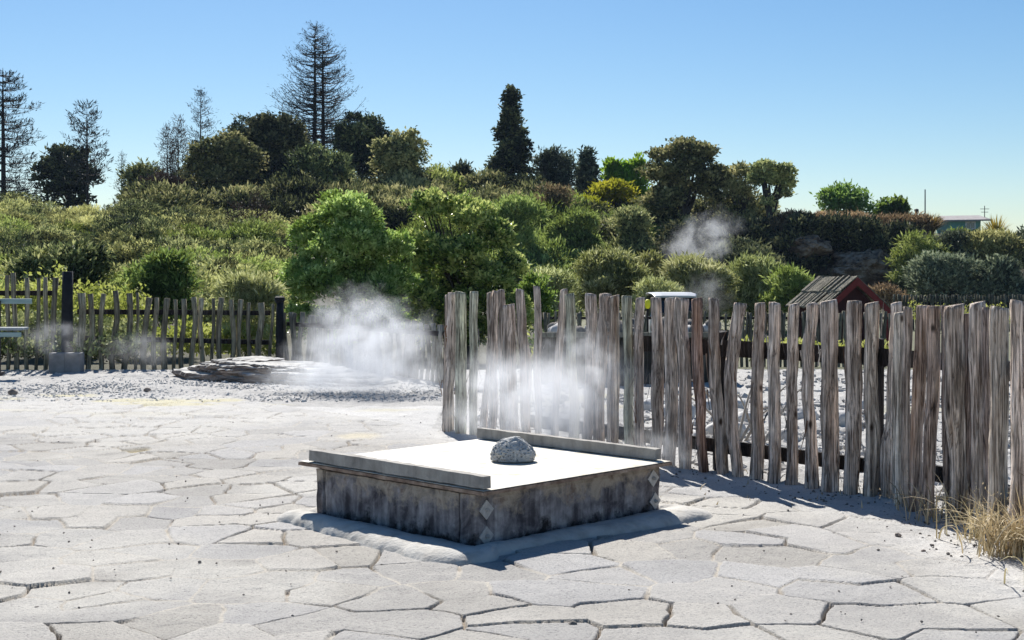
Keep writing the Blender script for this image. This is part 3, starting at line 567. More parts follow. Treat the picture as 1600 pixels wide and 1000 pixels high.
# ------------------------------------------------------------------ big fence in the foreground
def paling_mesh(rng, H, wb, wt, bend, lean, rough=1., n=22, m=56, slant=0.):
    th = np.arange(n) / n * 2 * math.pi; z = np.linspace(0, 1, m); T, Z = np.meshgrid(th, z)
    s = rng.randint(1, 99999); rad = (wb + (wt - wb) * sstep(0, .55, Z)) / 2
    grain = fbm(np.cos(T) * 3.2 + s, np.sin(T) * 3.2, Z * 2.0, s % 97, 3); fine = fbm(np.cos(T) * 8 + s, np.sin(T) * 8, Z * 4.5, s % 89, 3)
    big = fbm(np.cos(T) * .9 + s, np.sin(T) * .9, Z * 3.2, s % 83, 2)
    rad = rad * (1 + rough * (.50 * (grain - .5) + .36 * (fine - .5) + .42 * (big - .5)))
    crack = sstep(.62, .72, fbm(np.cos(T) * 2.2 + s, np.sin(T) * 2.2, Z * .9, s % 71, 2)); rad = rad * (1 - .18 * rough * crack)
    rad = rad * np.where(Z > .985, .93, 1)
    ox = lean * Z + bend * np.sin(Z * math.pi) + .022 * rough * (fbm(Z * 3.5 + s, s % 7, 0, 5, 2) - .5) * 2 - .022 * rough * (fbm(s, s % 7, 0, 5, 2) - .5) * 2
    oy = .02 * (fbm(Z * 3 + s, 3, 0, 6, 2) - .5) * 2
    el = rng.uniform(.75, 1.)
    V = np.stack([rad * np.cos(T) + ox, rad * np.sin(T) * el + oy, Z * H + np.where(Z > .98, slant * np.cos(T) * rad, 0)], -1).reshape(-1, 3)
    i = np.arange(m - 1)[:, None] * n + np.arange(n)[None]; j = np.arange(m - 1)[:, None] * n + (np.arange(n)[None] + 1) % n
    mb = MB(); mb.add(V, np.stack([i, j, j + n, i + n], -1).reshape(-1, 4)); c0 = V[-n:].mean(0) + [0, 0, rng.uniform(-.008, .008)]
    mb.V.append(c0[None]); mb.A.append(np.array([.5])); mb.C.append(None); mb.n += 1
    b = (m - 1) * n; k = np.arange(n); mb.F.append(np.stack([b + k, b + (k + 1) % n, np.full(n, b + n)], 1))
    return mb
NG, GG, PALE, DK, BR = (1.04, .97, .93, .3), (.82, .90, .78, .1), (1.22, 1.2, 1.14, .15), (.55, .48, .47, .5), (1.0, .93, .88, 1.)
PAL = [  # top x, top y, foot x, width, tint, roughness, bend px
 (697, 460, 694, 8, NG, .8, 0), (707, 457, 701, 16, NG, 1, 0), (721, 456, 720, 18, GG, .7, 0), (742, 455, 740, 13, GG, .6, 0), (761, 457, 755, 10, NG, 1.6, 2),
 (775, 455, 766, 13, NG, 1.2, -3), (785, 453, 788, 11, NG, .8, 2), (794, 476, 800, 19, NG, .7, 0), (817, 452, 827, 15, NG, 1.1, 0), (839, 447, 841, 11, NG, .8, 0),
 (881, 452, 866, 12, NG, .8, 0), (888, 459, 897, 15, GG, .6, 0), (923, 459, 917, 16, NG, 1.1, 0), (945, 459, 934, 18, NG, 1.0, -2), (959, 462, 957, 18, BR, .5, 0),
 (980, 462, 984, 15, GG, .6, 2), (1003, 465, 999, 14, NG, .7, -2), (1023, 465, 1023, 17, NG, 1.0, 3), (1047, 465, 1045, 20, NG, 1.1, 0), (1071, 466, 1071, 20, NG, 1.1, 0),
 (1092, 466, 1100, 17, (.9, .72, .68, .9), 1.0, -1), (1113, 466, 1129, 18, NG, 1.1, -4), (1160, 473, 1154, 20, NG, .9, -11), (1188, 473, 1181, 19, NG, 1.1, -3), (1207, 473, 1207, 20, NG, 1.1, 2),
 (1243, 474, 1235, 18, NG, 1.2, -2), (1268, 474, 1269, 18, NG, 1.3, -7), (1291, 470, 1295, 26, NG, 1.0, 0), (1333, 470, 1327, 23, NG, 1.1, 2), (1364, 473, 1360, 23, (.9, .85, .8, .4), .8, 0)]
PAL2 = [(1398, 473, 1389, 19, NG, 1.7, 0, 775), (1407, 488, 1404, 16, PALE, .5, 0, 784), (1421, 480, 1417, 12, NG, .9, 0, 790), (1438, 477, 1428, 18, (.9, .78, .72, .9), 1., 0, 796), (1456, 478, 1449, 19, (1., .85, .78, .8), .8, 0, 802),
 (1474, 478, 1480, 11, DK, 1.3, 0, 806), (1490, 477, 1503, 29, BR, .9, -3, 812), (1513, 490, 1514, 13, DK, 1.2, 0, 812), (1528, 473, 1534, 22, (1.05, 1., .98, .3), .6, 0, 820), (1542, 480, 1546, 10, DK, .9, 0, 824),
 (1563, 480, 1555, 27, (1.0, .97, .92, .3), .7, 0, 838), (1589, 470, 1586, 23, NG, 1., 0, 852), (1613, 474, 1611, 22, NG, 1., 0, 868), (1642, 470, 1638, 25, NG, 1., 0, 884), (1672, 474, 1668, 24, BR, 1., 0, 902), (1700, 470, 1699, 24, NG, 1., 0, 920)]
def paling_fence():
    rng = np.random.RandomState(5)
    e = empty('paling_fence', FA, 'tall weathered grey fence of rough split palings running from the steam to the right edge', 'fence')
    al = (FB - FA)[:2]; al = al / np.linalg.norm(al)
    for k, p in enumerate(PAL + PAL2):
        tx, ty, bx, wd, col, ro, bend = p[:7]
        by = 672 + (bx - 690) * .1553 if len(p) == 7 else p[7] + 3
        b = G(bx, by); D = b[1]; tz = EYE - (ty - HY) / F * D; s = D / F
        off = 0.
        mb = paling_mesh(rng, tz + .06, wd * s * rng.uniform(.96, 1.08) * (1.12 if len(p) == 8 else 1), wd * s * (1.08 if len(p) == 8 else 1), bend * s, (tx - bx) * s, ro, slant=rng.uniform(-.25, .25))
        o = mb.build('paling', M['paling'], e, True, (b[0] - FA[0], D - FA[1] + off, -.06)); tv = rng.uniform(.88, 1.15); o.color = tuple(c * tv * q for c, q in zip(col[:3], (1.34, 1.31, 1.29))) + (col[3] * .65,)
    # loose strips of bark standing off the palings
    mb = MB()
    for k in range(170):
        p = (PAL + PAL2)[rng.randint(len(PAL + PAL2))]; by = 672 + (p[2] - 690) * .1553 if len(p) == 7 else p[7] - 6
        b = G(p[2], by); s = b[1] / F; z0 = rng.uniform(.0, 1.2); l = rng.uniform(.06, .28); sd_ = rng.choice([-1, 1]); x0 = b[0] - FA[0] + sd_ * p[3] * s * .48 + (p[0] - p[2]) * s * z0 / 1.4
        q = np.linspace(0, 1, 5)[:, None]; pts = np.array([x0, b[1] - FA[1] - .03, z0]) + q * [sd_ * rng.uniform(-.01, .035), rng.uniform(-.05, .01), l * rng.choice([-1, 1])] + (q ** 2) * [sd_ * rng.uniform(0, .04), 0, -.05 * rng.rand()]
        pts[:, 2] = np.maximum(pts[:, 2], .005); mb.tube(pts, np.linspace(rng.uniform(.003, .007), .001, 5), 4, False)
    tag(mb.build('loose_bark', M['paling'], e), kind='stuff')
    for nm, a, b, zz, hh in (('rail', FA, FB, .99, .065), ('rail', FA, FB, .20, .055), ('rail', FB, FM, .99, .06), ('rail', FB, FM, .22, .055), ('rail', FM, FC, .99, .06), ('rail', FM, FC, .22, .055)):
        d = b - a; L = np.linalg.norm(d); d = d / L; nrm = np.array([-d[1], d[0], 0])
        st = 2.55 if (a is FA and zz > .5) else (1.2 if a is FA else -.1)
        c = a - FA + d * (L + st) / 2 + nrm * (.105 if a is FA else .13); c[2] = zz + (.0)
        mb = MB(); m = 24
        for q in range(1):
            mb.box(c, ((L - st) / 2 + (-.06 if b is FB else .05), .03, hh), np.array([d, nrm, [0, 0, 1]]), .006, 3)
        mb.build('rail', M['rail'], e)
    for px, by in ((1378, 778), (1128, 742)):
        q = G(px, by) - FA; mb = MB(); mb.box((q[0] + .02, q[1] + .24, .55), (.05, .05, .57), None, .008, int(px)); mb.build('fence_post', M['rail'], e)
    return e
paling_fence()

# ------------------------------------------------------------------ smaller fences
def small_paling(mb, rng, x, y, z0, z1, w, lean=0, wav=.012, n=6, m=7):
    s = np.linspace(0, 1, m); off = wav * np.sin(s * rng.uniform(3, 7) + rng.uniform(0, 6)); mb.tube(np.stack([x + lean * s + off - off[0], np.full(m, y), z0 + (z1 - z0) * s], 1), w / 2 * rng.uniform(.88, 1.12, m), n)
def fenceline(label, items, D0x, rails, posts, w_rail, mt='small_paling', name='picket_fence', dy=.06, tint=(1, 1, 1), foot=None, part='picket', tv=.4, n=6):
    """items: (x_top, y_top, x_foot, width) in photo pixels, D0x(x) -> distance"""
    rng = np.random.RandomState(len(label)); x0, x1 = items[0][2], items[-1][2]; a = np.array([(x0 - HX) / F * D0x(x0), D0x(x0), 0]); a[2] = zt1(a[0], a[1])
    e = empty(name, a, label, 'fence')
    for tx, ty, bx, wd in items:
        D = D0x(bx); s = D / F; x = (bx - HX) * s; wd = wd * 1.12; z0 = zt1(x, D); tz = EYE - (ty - HY) * s; mb = MB()
        small_paling(mb, rng, 0, 0, -.05, tz - z0, wd * s, (tx - bx) * s, .3 * wd * s if wd * s < .14 else .02, n)
        o = mb.build(part, M[mt], e, True, (x - a[0], D - a[1], z0 - a[2])); v = rng.uniform(1 - tv, 1 + tv); o.color = (tint[0] * v, tint[1] * v, tint[2] * v, 0)
    for (ya, yb) in rails:
        Da, Db = D0x(x0) + dy, D0x(x1) + dy; p = P(x0, ya, Da) - a; q = P(x1, yb, Db) - a; mb = MB(); d = q - p; L = np.linalg.norm(d); d /= L; nr = norm(np.cross([0, 0, 1.], d)); up = np.cross(d, nr)
        mb.box((p + q) / 2, (L / 2, .02, w_rail / 2), np.array([d, nr, up])); mb.build('rail', M['rail'], e)
    return e
L0 = [(13, 430, 12, 6), (25, 426, 26, 7), (-8, 430, -8, 7), (-26, 431, -27, 7), (40, 434, 42, 6), (58, 434, 56, 5), (74, 433, 71, 6), (87, 434, 88, 8)]; L0.sort(key=lambda t: t[2])
fenceline('left fence section of tall thin crooked pickets behind the bench', L0, lambda x: 22.2, [(458, 458)], None, .085, tint=(1.7, 1.55, 1.35))
L1 = [(122, 458, 121, 11), (141, 459, 137, 8), (163, 459, 159, 7), (182, 454, 176, 8), (200, 458, 193, 9), (215, 457, 212, 4), (231, 465, 224, 8), (244, 465, 242, 7), (259, 466, 258, 9), (272, 468, 271, 5), (286, 467, 284, 7), (303, 464, 300, 7), (318, 466, 317, 8), (331, 466, 330, 5), (346, 465, 345, 8), (361, 468, 361, 7), (377, 468, 374, 7), (392, 473, 390, 6), (408, 473, 409, 10), (425, 475, 422, 5)]
fenceline('left fence section of spaced grey pickets between the two black posts', L1, lambda x: 22.2 + (x - 118) * .0056, [(487, 489), (528, 535)], None, .085, tint=(1.7, 1.55, 1.35))
rg = np.random.RandomState(9); L2 = []
x = 449.
while x < 700: L2.append((x + rg.uniform(-1.5, 1.5), 489 + (x - 449) * .07 + rg.uniform(-3, 3), x, rg.uniform(5.5, 8.5))); x += rg.uniform(6.5, 9)
fenceline('close set grey picket fence seen through the big steam cloud', L2, lambda x: 24. - (x - 449) * .0196, [(506, 522)], None, .07, tint=(1.15, 1.1, 1.1))
L3 = []; x = 842.
while x < 1400: L3.append((x + rg.uniform(-1, 1), 487 + rg.uniform(-3, 3), x, rg.uniform(3.2, 5))); x += rg.uniform(7, 9.5)
fenceline('light picket fence behind the rubble, between the timber bed and the hut', L3[:80], lambda x: 26., [(497, 497), (545, 545)], None, .05, tint=(1.1, 1.05, 1.0), n=4)
L4 = []; x = 1398.
while x < 1640: L4.append((x, 461 + rg.uniform(-2, 2), x, rg.uniform(2.2, 3.2))); x += rg.uniform(3.6, 5)
fenceline('farthest right picket fence with dark thin pickets at the foot of the slope', L4[:60], lambda x: 52., [(474, 474)], None, .09, tint=(.75, .75, .7), n=4)

def black_post(label, px, D, top, w, cap=False):
    loc, H = place(px, D, top); e = empty('black_post', loc, label, 'post'); mb = MB(); s = D / F; r = w * s / 2
    mb.tube([[0, 0, -.1], [0, 0, H * .3], [0, 0, H * .7], [.01, 0, H - (.10 if cap else 0)]], [r * 1.1, r * 1.05, r, r * .95], 10)
    mb.build('shaft', M['black_post'], e, True)
    if cap:
        c = MB(); c.tube([[0, 0, H - .12], [0, 0, H - .07], [0, 0, H - .02], [0, 0, H]], [r, r * 1.35, r * 1.35, r * .9], 10); c.build('cap', M['black_post'], e)
black_post('thick charred black post at the left between the two fence sections', 105, 22.1, 424, 17)
black_post('slimmer black post with a knobbed cap at the corner of the left fence', 437, 23.9, 463, 12, True)

# ------------------------------------------------------------------ concrete steam box in the foreground
def conc_mat(name, stops, rust=True, scale=6):
    m = mat(name); k = N(m); co = k.coord(); f = k.noise(co, scale, 7, .65, .4); v = k.noise(k.coord((16, 16, 2.2)), 1, 5, .6, .5)
    ff = k.math('ADD', k.math('MULTIPLY', f, .65), k.math('MULTIPLY', v, .38))
    c = k.ramp(ff, stops)
    if rust:
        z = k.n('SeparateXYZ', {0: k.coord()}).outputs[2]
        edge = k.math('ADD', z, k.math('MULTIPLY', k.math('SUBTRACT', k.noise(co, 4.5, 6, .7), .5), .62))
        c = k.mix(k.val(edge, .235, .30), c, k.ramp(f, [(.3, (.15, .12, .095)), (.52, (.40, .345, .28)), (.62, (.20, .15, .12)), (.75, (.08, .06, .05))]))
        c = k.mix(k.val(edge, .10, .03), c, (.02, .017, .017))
    k.out(k.surf(c, .85, k.bump(k.math('ADD', f, k.math('MULTIPLY', k.noise(co, 60, 4, .7), .5)), .6, .012), .25)); return m
M['boxside'] = conc_mat('stained_concrete', [(.30, (.02, .017, .02)), (.44, (.08, .072, .078)), (.55, (.22, .205, .21)), (.68, (.44, .42, .41))])
M['railconc'] = conc_mat('grey_beam', [(.30, (.16, .15, .14)), (.5, (.30, .285, .26)), (.7, (.44, .42, .38))], False)
M['rust'] = noisy('rusty_edge', [(.35, (.14, .09, .065)), (.6, (.34, .25, .19)), (.8, (.5, .44, .36))], 12, .75, .4, .006)
M['steel'] = noisy('dull_steel', [(.3, (.30, .29, .28)), (.7, (.50, .49, .47))], 30, .55, .2, .003, spec=.5)
def lid_mat():
    m = mat('white_lid'); k = N(m); co = k.coord(); f = k.noise(co, 3.2, 6, .62, .4)
    c = k.ramp(f, [(.35, (.62, .60, .56)), (.52, (.52, .48, .40)), (.7, (.60, .585, .55))]); c = k.mix(k.val(k.noise(co, 7, 6, .7), .53, .68), c, (.40, .34, .25))
    k.out(k.surf(c, .7, k.bump(k.noise(co, 40, 4, .6), .25, .004), .3)); return m
M['lid'] = lid_mat()
ZL = .37
cF = G(755, 768, ZL); cL = G(465, 720, ZL); cR = G(1065, 722, ZL)
u = cL - cF; LU = np.linalg.norm(u); u = u / LU; v = np.cross([0, 0, 1.], u); v = v if v @ (cR - cF) > 0 else -v; LV = (cR - cF) @ v   # u to the left corner, v to the right corner
AX = np.array([u, v, [0, 0, 1.]])
def fr(a, b, z): return u * a + v * b + np.array([0, 0, z])
def bevbox(mb, c, h, jit=.0, seed=0, nx=14, bev=.006):
    # box with chipped long edges: a grid box with tiny noise
    h = np.asarray(h, float); rng = np.random.RandomState(seed); base = mb.n
    for ax in range(3):
        for sg in (-1, 1):
            a, b = (ax + 1) % 3, (ax + 2) % 3; na = max(2, int(h[a] * 2 / .03)); nb_ = max(2, int(h[b] * 2 / .03)); na, nb_ = min(na, 70), min(nb_, 70)
            A, B = np.meshgrid(np.linspace(-1, 1, na), np.linspace(-1, 1, nb_), indexing='ij'); S = np.zeros(A.shape + (3,)); S[..., a] = A * h[a]; S[..., b] = B * h[b]; S[..., ax] = sg * h[ax]
            S = S.reshape(-1, 3); q = np.abs(np.abs(S) - h) < 1e-6; e = (q.sum(1) >= 2)
            nz = fbm(S[:, 0] * 18 + seed, S[:, 1] * 18, S[:, 2] * 18, seed, 3) ; S = S - np.sign(S) * q * (e * bev * (0.2 + 1.6 * nz))[:, None]
            S = S + (jit * (fbm(S[:, 0] * 6 + seed, S[:, 1] * 6, S[:, 2] * 6, seed + 3, 3) - .5))[:, None] * np.sign(S) * q
            i = (np.arange(na - 1)[:, None] * nb_ + np.arange(nb_ - 1)[None]).ravel(); f = np.stack([i, i + 1, i + nb_ + 1, i + nb_], 1)
            if sg > 0: f = f[:, ::-1]
            mb.add(np.asarray(c) + S @ AX, f)
def steam_box():
    e = empty('steam_box', (cF[0], cF[1], 0), 'low square box of stained concrete slabs with a white lid and bolted corners', 'steam cooking box')
    t = .10; ta = .14; tb = .075; zt_, hb = (ZL - .03), .23
    a0, a1, b0, b1 = .085, LU - .165, .018, LV - .012
    H2 = (zt_ + .04) / 2; zc = zt_ - H2
    for nm, c, h in (('side_slab', fr((a0 + ta / 2), (b0 + b1) / 2, zc), (ta / 2, (b1 - b0) / 2, H2)), ('side_slab', fr(a1 - tb / 2, (b0 + b1) / 2, zc), (tb / 2, (b1 - b0) / 2, H2)),
                     ('side_slab', fr((a0 + ta + a1 - tb) / 2, b0 + t / 2 + .008, zc), ((a1 - a0 - ta - tb) / 2 - .004, t / 2, H2 - .004)), ('side_slab', fr((a0 + ta + a1 - tb) / 2, b1 - t / 2 - .006, zc), ((a1 - a0 - ta - tb) / 2 - .004, t / 2, H2 - .004))):
        mb = MB(); bevbox(mb, c, h, .008, int(c[0] * 100) % 50, bev=.008); mb.build(nm, M['boxside'], e)
    mb = MB(); bevbox(mb, fr(LU / 2, LV / 2, ZL - .017), (LU / 2, LV / 2, .0135), .003, 4, bev=.004); lid = mb.build('lid_edge', M['rust'], e)
    mb = MB(); bevbox(mb, fr(LU / 2, LV / 2, ZL - .0015), (LU / 2 - .006, LV / 2 - .006, .003), .0, 5, bev=.002); mb.build('lid', M['lid'], e)
    w2, h2 = .036, .042
    for (b, s0, s1, sd_) in ((w2 + .012, -.0, LU - .10, 6), (LV - w2 - .03, .05, LU - .0, 7)):
        mb = MB(); bevbox(mb, fr((s0 + s1) / 2 + .01, b, ZL + h2 + .002), ((s1 - s0) / 2, w2, h2), .006, sd_, bev=.006); mb.build('edge_beam', M['railconc'], e)
    for b, zz in ((b0 + .085, .245), (b0 + .085, .095), (b1 - .09, .26), (b1 - .07, .11)):
        mb = MB(); q = .05; c = fr(a0 - .004, b, zz); r = q / 1.414
        A = np.array([v * .707 * 1.0 + np.array([0, 0, .707]), -v * .707 + np.array([0, 0, .707]), u]); mb.box(c, (q * .8, q * .8, .004), A); pl = mb.build('bolt_plate', M['steel'], e)
        mb = MB(); mb.tube([c - u * .002, c - u * .022], [.013, .012], 6); mb.tube([c - u * .02, c - u * .032], [.007, .006], 8); mb.build('bolt', M['steel'], pl)
    return e
# beams run along u (front corner to left corner); the bolted face is the one seen on the right
steam_box()

def skirt():   # rounded concrete apron poured round the box
    a0, a1, b0, b1 = .10, LU - .18, .03, LV - .03
    n = 90; pts = []; nr = []
    corners = [(a0, b0), (a1, b0), (a1, b1), (a0, b1)]; out = [(0, -1), (1, 0), (0, 1), (-1, 0)]
    for k in range(4):
        p, q = np.array(corners[k]), np.array(corners[(k + 1) % 4]); o = np.array(out[k], float); o0 = np.array(out[(k - 1) % 4], float)
        for t in np.linspace(0, 1, 8)[:-1]: pts.append(p); nr.append((o0 * (1 - t) + o * t) / np.linalg.norm(o0 * (1 - t) + o * t) * (1 + .18 * math.sin(t * math.pi)))
        for t in np.linspace(0, 1, n)[:-1]: pts.append(p + (q - p) * t); nr.append(o)
    pts = np.array(pts); nr = np.array(nr); m = len(pts); s = np.linspace(-.12, 1, 13)
    fa = (pts[:, 0] - a0) / (a1 - a0); fb = (pts[:, 1] - b0) / (b1 - b0); na, nb = np.clip(-nr[:, 0], 0, 1), np.clip(-nr[:, 1], 0, 1)
    wd = (nb * (.39 - .17 * fa) + na * (.19 + .15 * fb) + .12 * np.clip(nr.sum(1), 0, 1)) / np.maximum(nb + na + np.clip(nr.sum(1), 0, 1), .5) + .08 * (fbm(pts[:, 0] * 1.6, pts[:, 1] * 1.6, 0, 3, 3) - .5) + .05 * (fbm(pts[:, 0] * 8, pts[:, 1] * 8, nr[:, 0], 5, 3) - .5)
    V = []
    for q in s:
        off = pts + nr * (wd * q)[:, None]; prof = (.042 + .075 * max(q, 0) - .03 * max(q, 0) ** 2) * (1 - max(q, 0) ** 4)
        hh = prof * (.85 + .4 * fbm(pts[:, 0] * 3, pts[:, 1] * 3, q, 7, 3)) + .010 * (fbm(off[:, 0] * 22, off[:, 1] * 22, 0, 9, 3) - .5)
        if q == s[-1]: hh = hh * 0 - .02
        V.append(u[None] * off[:, :1] + v[None] * off[:, 1:2] + np.array([0, 0, 1.]) * hh[:, None])
    V = np.array(V); V = V.reshape(-1, 3); i = np.arange(len(s) - 1)[:, None] * m + np.arange(m)[None]; j = np.arange(len(s) - 1)[:, None] * m + (np.arange(m)[None] + 1) % m
    mb = MB(); mb.add(V, np.stack([i, j, j + m, i + m], -1).reshape(-1, 4)); 
    o = mb.build('concrete_apron', M['apron'], None, True, (cF[0], cF[1], 0)); tag(o, 'rounded cracked mortar apron poured around the foot of the steam box', 'concrete apron')
M['apron'] = noisy('mortar', [(.3, (.36, .34, .31)), (.5, (.48, .465, .43)), (.75, (.56, .545, .51))], 9, .9, .7, .014)
skirt()

# porous rock on the lid
def ico(n=5):
    import bmesh
    bm = bmesh.new(); bmesh.ops.create_icosphere(bm, subdivisions=n, radius=1); V = np.array([q.co[:] for q in bm.verts]); Fc = np.array([[q.index for q in f.verts] for f in bm.faces]); bm.free(); return V, Fc
def lump(seed, size, n=4, rough=.25, pits=.0):
    V, Fc = ico(n); d = 1 + rough * (fbm(V[:, 0] * 1.3 + seed, V[:, 1] * 1.3, V[:, 2] * 1.3, seed, 4) - .5) * 2 + .18 * rough * (fbm(V[:, 0] * 6 + seed, V[:, 1] * 6, V[:, 2] * 6, seed, 3) - .5)
    if pits: d = d - pits * sstep(.58, .72, fbm(V[:, 0] * 7 + seed, V[:, 1] * 7, V[:, 2] * 7, seed + 9, 2))
    V = V * d[:, None]; V[:, 2] = np.maximum(V[:, 2], -.55) + .55; return V * np.asarray(size), Fc
def pumice_mat():
    m = mat('porous_rock'); k = N(m); co = k.coord(); vz = k.n('TexVoronoi', {'Vector': co, 'Scale': 55.}).outputs['Distance']; f = k.noise(co, 16, 5, .6)
    c = k.ramp(f, [(.3, (.30, .31, .32)), (.6, (.50, .50, .48)), (.8, (.42, .38, .28))]); c = k.mix(k.val(vz, .20, .08), c, (.09, .09, .09)); k.out(k.surf(c, .9, k.bump(k.math('ADD', k.val(vz, 0, .4), f), 1., .012), .2)); return m
M['pumice'] = pumice_mat()
def rock():
    mb = MB(); V, Fc = ico(6)
    s = 3; two = np.exp(-((V[:, 0] + .5) ** 2 + V[:, 1] ** 2) * 5) * .10 + np.exp(-((V[:, 0] - .25) ** 2 + V[:, 1] ** 2) * 6) * .24
    d = 1 + .26 * (fbm(V[:, 0] * 1.6 + s, V[:, 1] * 1.6, V[:, 2] * 1.6, s, 3) - .5) + .14 * (fbm(V[:, 0] * 7, V[:, 1] * 7, V[:, 2] * 7, 5, 3) - .5) - .07 * sstep(.60, .74, fbm(V[:, 0] * 9, V[:, 1] * 9, V[:, 2] * 9, 15, 2))
    V = V * d[:, None]; V[:, 2] = V[:, 2] + two * (V[:, 2] > 0); V[:, 2] = np.where(V[:, 2] < -.35, -.35 - (np.abs(V[:, 2]) - .35) * .06, V[:, 2])
    V[:, 0] += .22 * V[:, 2] * 0; V = V * [.142, .11, .10]; V[:, 2] -= V[:, 2].min()
    p = G(802, 724, ZL); mb.add(V, Fc); o = mb.build('rock', M['pumice'], None, True, (p[0], p[1] + .08, ZL + .004)); tag(o, 'pitted grey volcanic rock resting on the white lid', 'rock')
rock()

# ------------------------------------------------------------------ stones and rubble
M['stone'] = noisy('loose_stone', [(.3, (.42, .41, .40)), (.5, (.52, .51, .49)), (.75, (.62, .61, .58))], 8, .9, .5, .01)
M['rubble_stone'] = noisy('rubble_stone', [(.3, (.20, .19, .18)), (.5, (.40, .385, .365)), (.7, (.58, .56, .53))], 5, .9, .5, .01)
M['stone_dark'] = noisy('dark_stone', [(.3, (.10, .09, .085)), (.75, (.26, .24, .21))], 20, .9, .5, .006)
M['brownstone'] = noisy('brown_stone', [(.3, (.16, .13, .11)), (.75, (.32, .27, .23))], 20, .9, .5, .006)
def scatter(name, label, pts, sizes, mt, seed, kind='stuff', cat='gravel'):
    rng = np.random.RandomState(seed); V, Fc = ico(1); n = len(pts)
    W = V[None] * (1 + rng.uniform(-.28, .28, (n, len(V), 1))) * sizes[:, None, None] * rng.uniform(.55, 1.2, (n, 1, 3)) * [1, 1, .75]
    a = rng.uniform(0, 6.28, n); ca, sa = np.cos(a)[:, None], np.sin(a)[:, None]
    W = np.stack([W[..., 0] * ca - W[..., 1] * sa, W[..., 0] * sa + W[..., 1] * ca, W[..., 2]], -1) + pts[:, None]
    mb = MB(); mb.add(W.reshape(-1, 3), (Fc[None] + (np.arange(n) * len(V))[:, None, None]).reshape(-1, 3)); return tag(mb.build(name, M[mt]), label, cat, kind=kind)
rs = np.random.RandomState(61)
def region(n, px0, px1, d0, d1, keep, p=1.):
    D = 1 / (1 / d1 + (1 / d0 - 1 / d1) * rs.rand(n) ** p); X = (rs.uniform(px0, px1, n) - HX) / F * D; m = keep(X, D); X, D = X[m], D[m]
    return np.stack([X, D, zt(X, D) + .0], 1)
p = region(6000, -50, 720, 16.6, 22.0, lambda X, D: (X < FA[0] - .0) & ((HX + F * X / D) < 690)); scatter('gravel', 'fine pale gravel strip between the paving and the left fence', p, rs.uniform(.006, .018, len(p)) * rs.choice([1, 1, 1, 1.7], len(p)), 'stone', 62)
p = region(300, -50, 1650, 5.6, 17.5, lambda X, D: (X < FA[0]) | (fence_dist(X, D) > .05)); scatter('grit', 'tiny grit and crumbs of stone scattered over the paving', p + [0, 0, .012], rs.uniform(.004, .009, len(p)), 'stone_dark', 63)
p = region(1500, 1000, 1650, 7.5, 12, lambda X, D: (fence_dist(X, D) > -.3) & (fence_dist(X, D) < .5)); scatter('grit', 'grit and bark crumbs gathered along the foot of the tall paling fence', p, rs.uniform(.005, .014, len(p)), 'stone_dark', 68)
p = region(5200, 690, 1640, 9.5, 21.5, lambda X, D: (fence_dist(X, D) < -.25) & (X > FA[0] + .3)); scatter('rubble', 'whitish rubble covering the ground behind the tall paling fence', p, rs.uniform(.012, .045, len(p)) * rs.choice([1, 1, 1, 1.8], len(p)), 'rubble_stone', 64, cat='rubble')
for i, (px, py, s, mt, lab) in enumerate([(895, 981, .022, 'stone_dark', 'small dark pebble alone on the paving at the bottom centre'), (1403, 840, .020, 'brownstone', 'squarish brown pebble on the pale dust below the fence bend'), (1443, 864, .013, 'brownstone', 'smaller brown pebble right of the squarish one'),
        (812, 617, .09, 'stone', 'pale loose block behind the left end of the tall fence'), (230, 612, .045, 'brownstone', 'grey stone lying on the gravel edge at the left'), (20, 617, .06, 'brownstone', 'grey stone near the left edge at the end of the gravel'), (312, 881, .011, 'stone_dark', 'tiny black pebble on the flagstones left of the box'), (450, 803, .012, 'stone_dark', 'tiny black pebble next to the tip of the apron')]):
    q = G(px, py); V, Fc = lump(400 + i, (s, s * .8, s * .7), 3, .35); mb = MB(); mb.add(V, Fc); tag(mb.build('stone', M[mt], None, i > 2, tuple(q + [0, 0, .006])), lab, 'stone')
for i, (px, py, s, lab) in enumerate([(1015, 640, .16, 'big pale rock seen through the gap left of the knotted paling'), (1060, 655, .2, 'pale boulder low behind the middle of the tall fence'), (1080, 690, .15, 'grey boulder just behind the lower rail in the middle'), (1135, 680, .19, 'whitish boulder behind the split paling'), (1170, 660, .15, 'boulder under the bent paling'),
        (1145, 640, .17, 'rounded grey boulder farther back in the middle of the rubble'), (1225, 690, .16, 'boulder left of the lean paling pair'), (1255, 655, .18, 'boulder between the two knobbly palings'), (1315, 665, .18, 'boulder behind the widest paling'), (1345, 640, .15, 'boulder near the right end of the straight fence stretch'), (1110, 640, .14, 'dark edged boulder in the rubble near the reddish paling')]):
    q = G(px, py); V, Fc = lump(500 + i, (s, s * .8, s * .65), 4, .4); mb = MB(); mb.add(V, Fc); tag(mb.build('boulder', M['stone'], None, True, tuple(q + [0, 0, -.03])), lab, 'boulder', 'boulders in the rubble behind the tall fence')

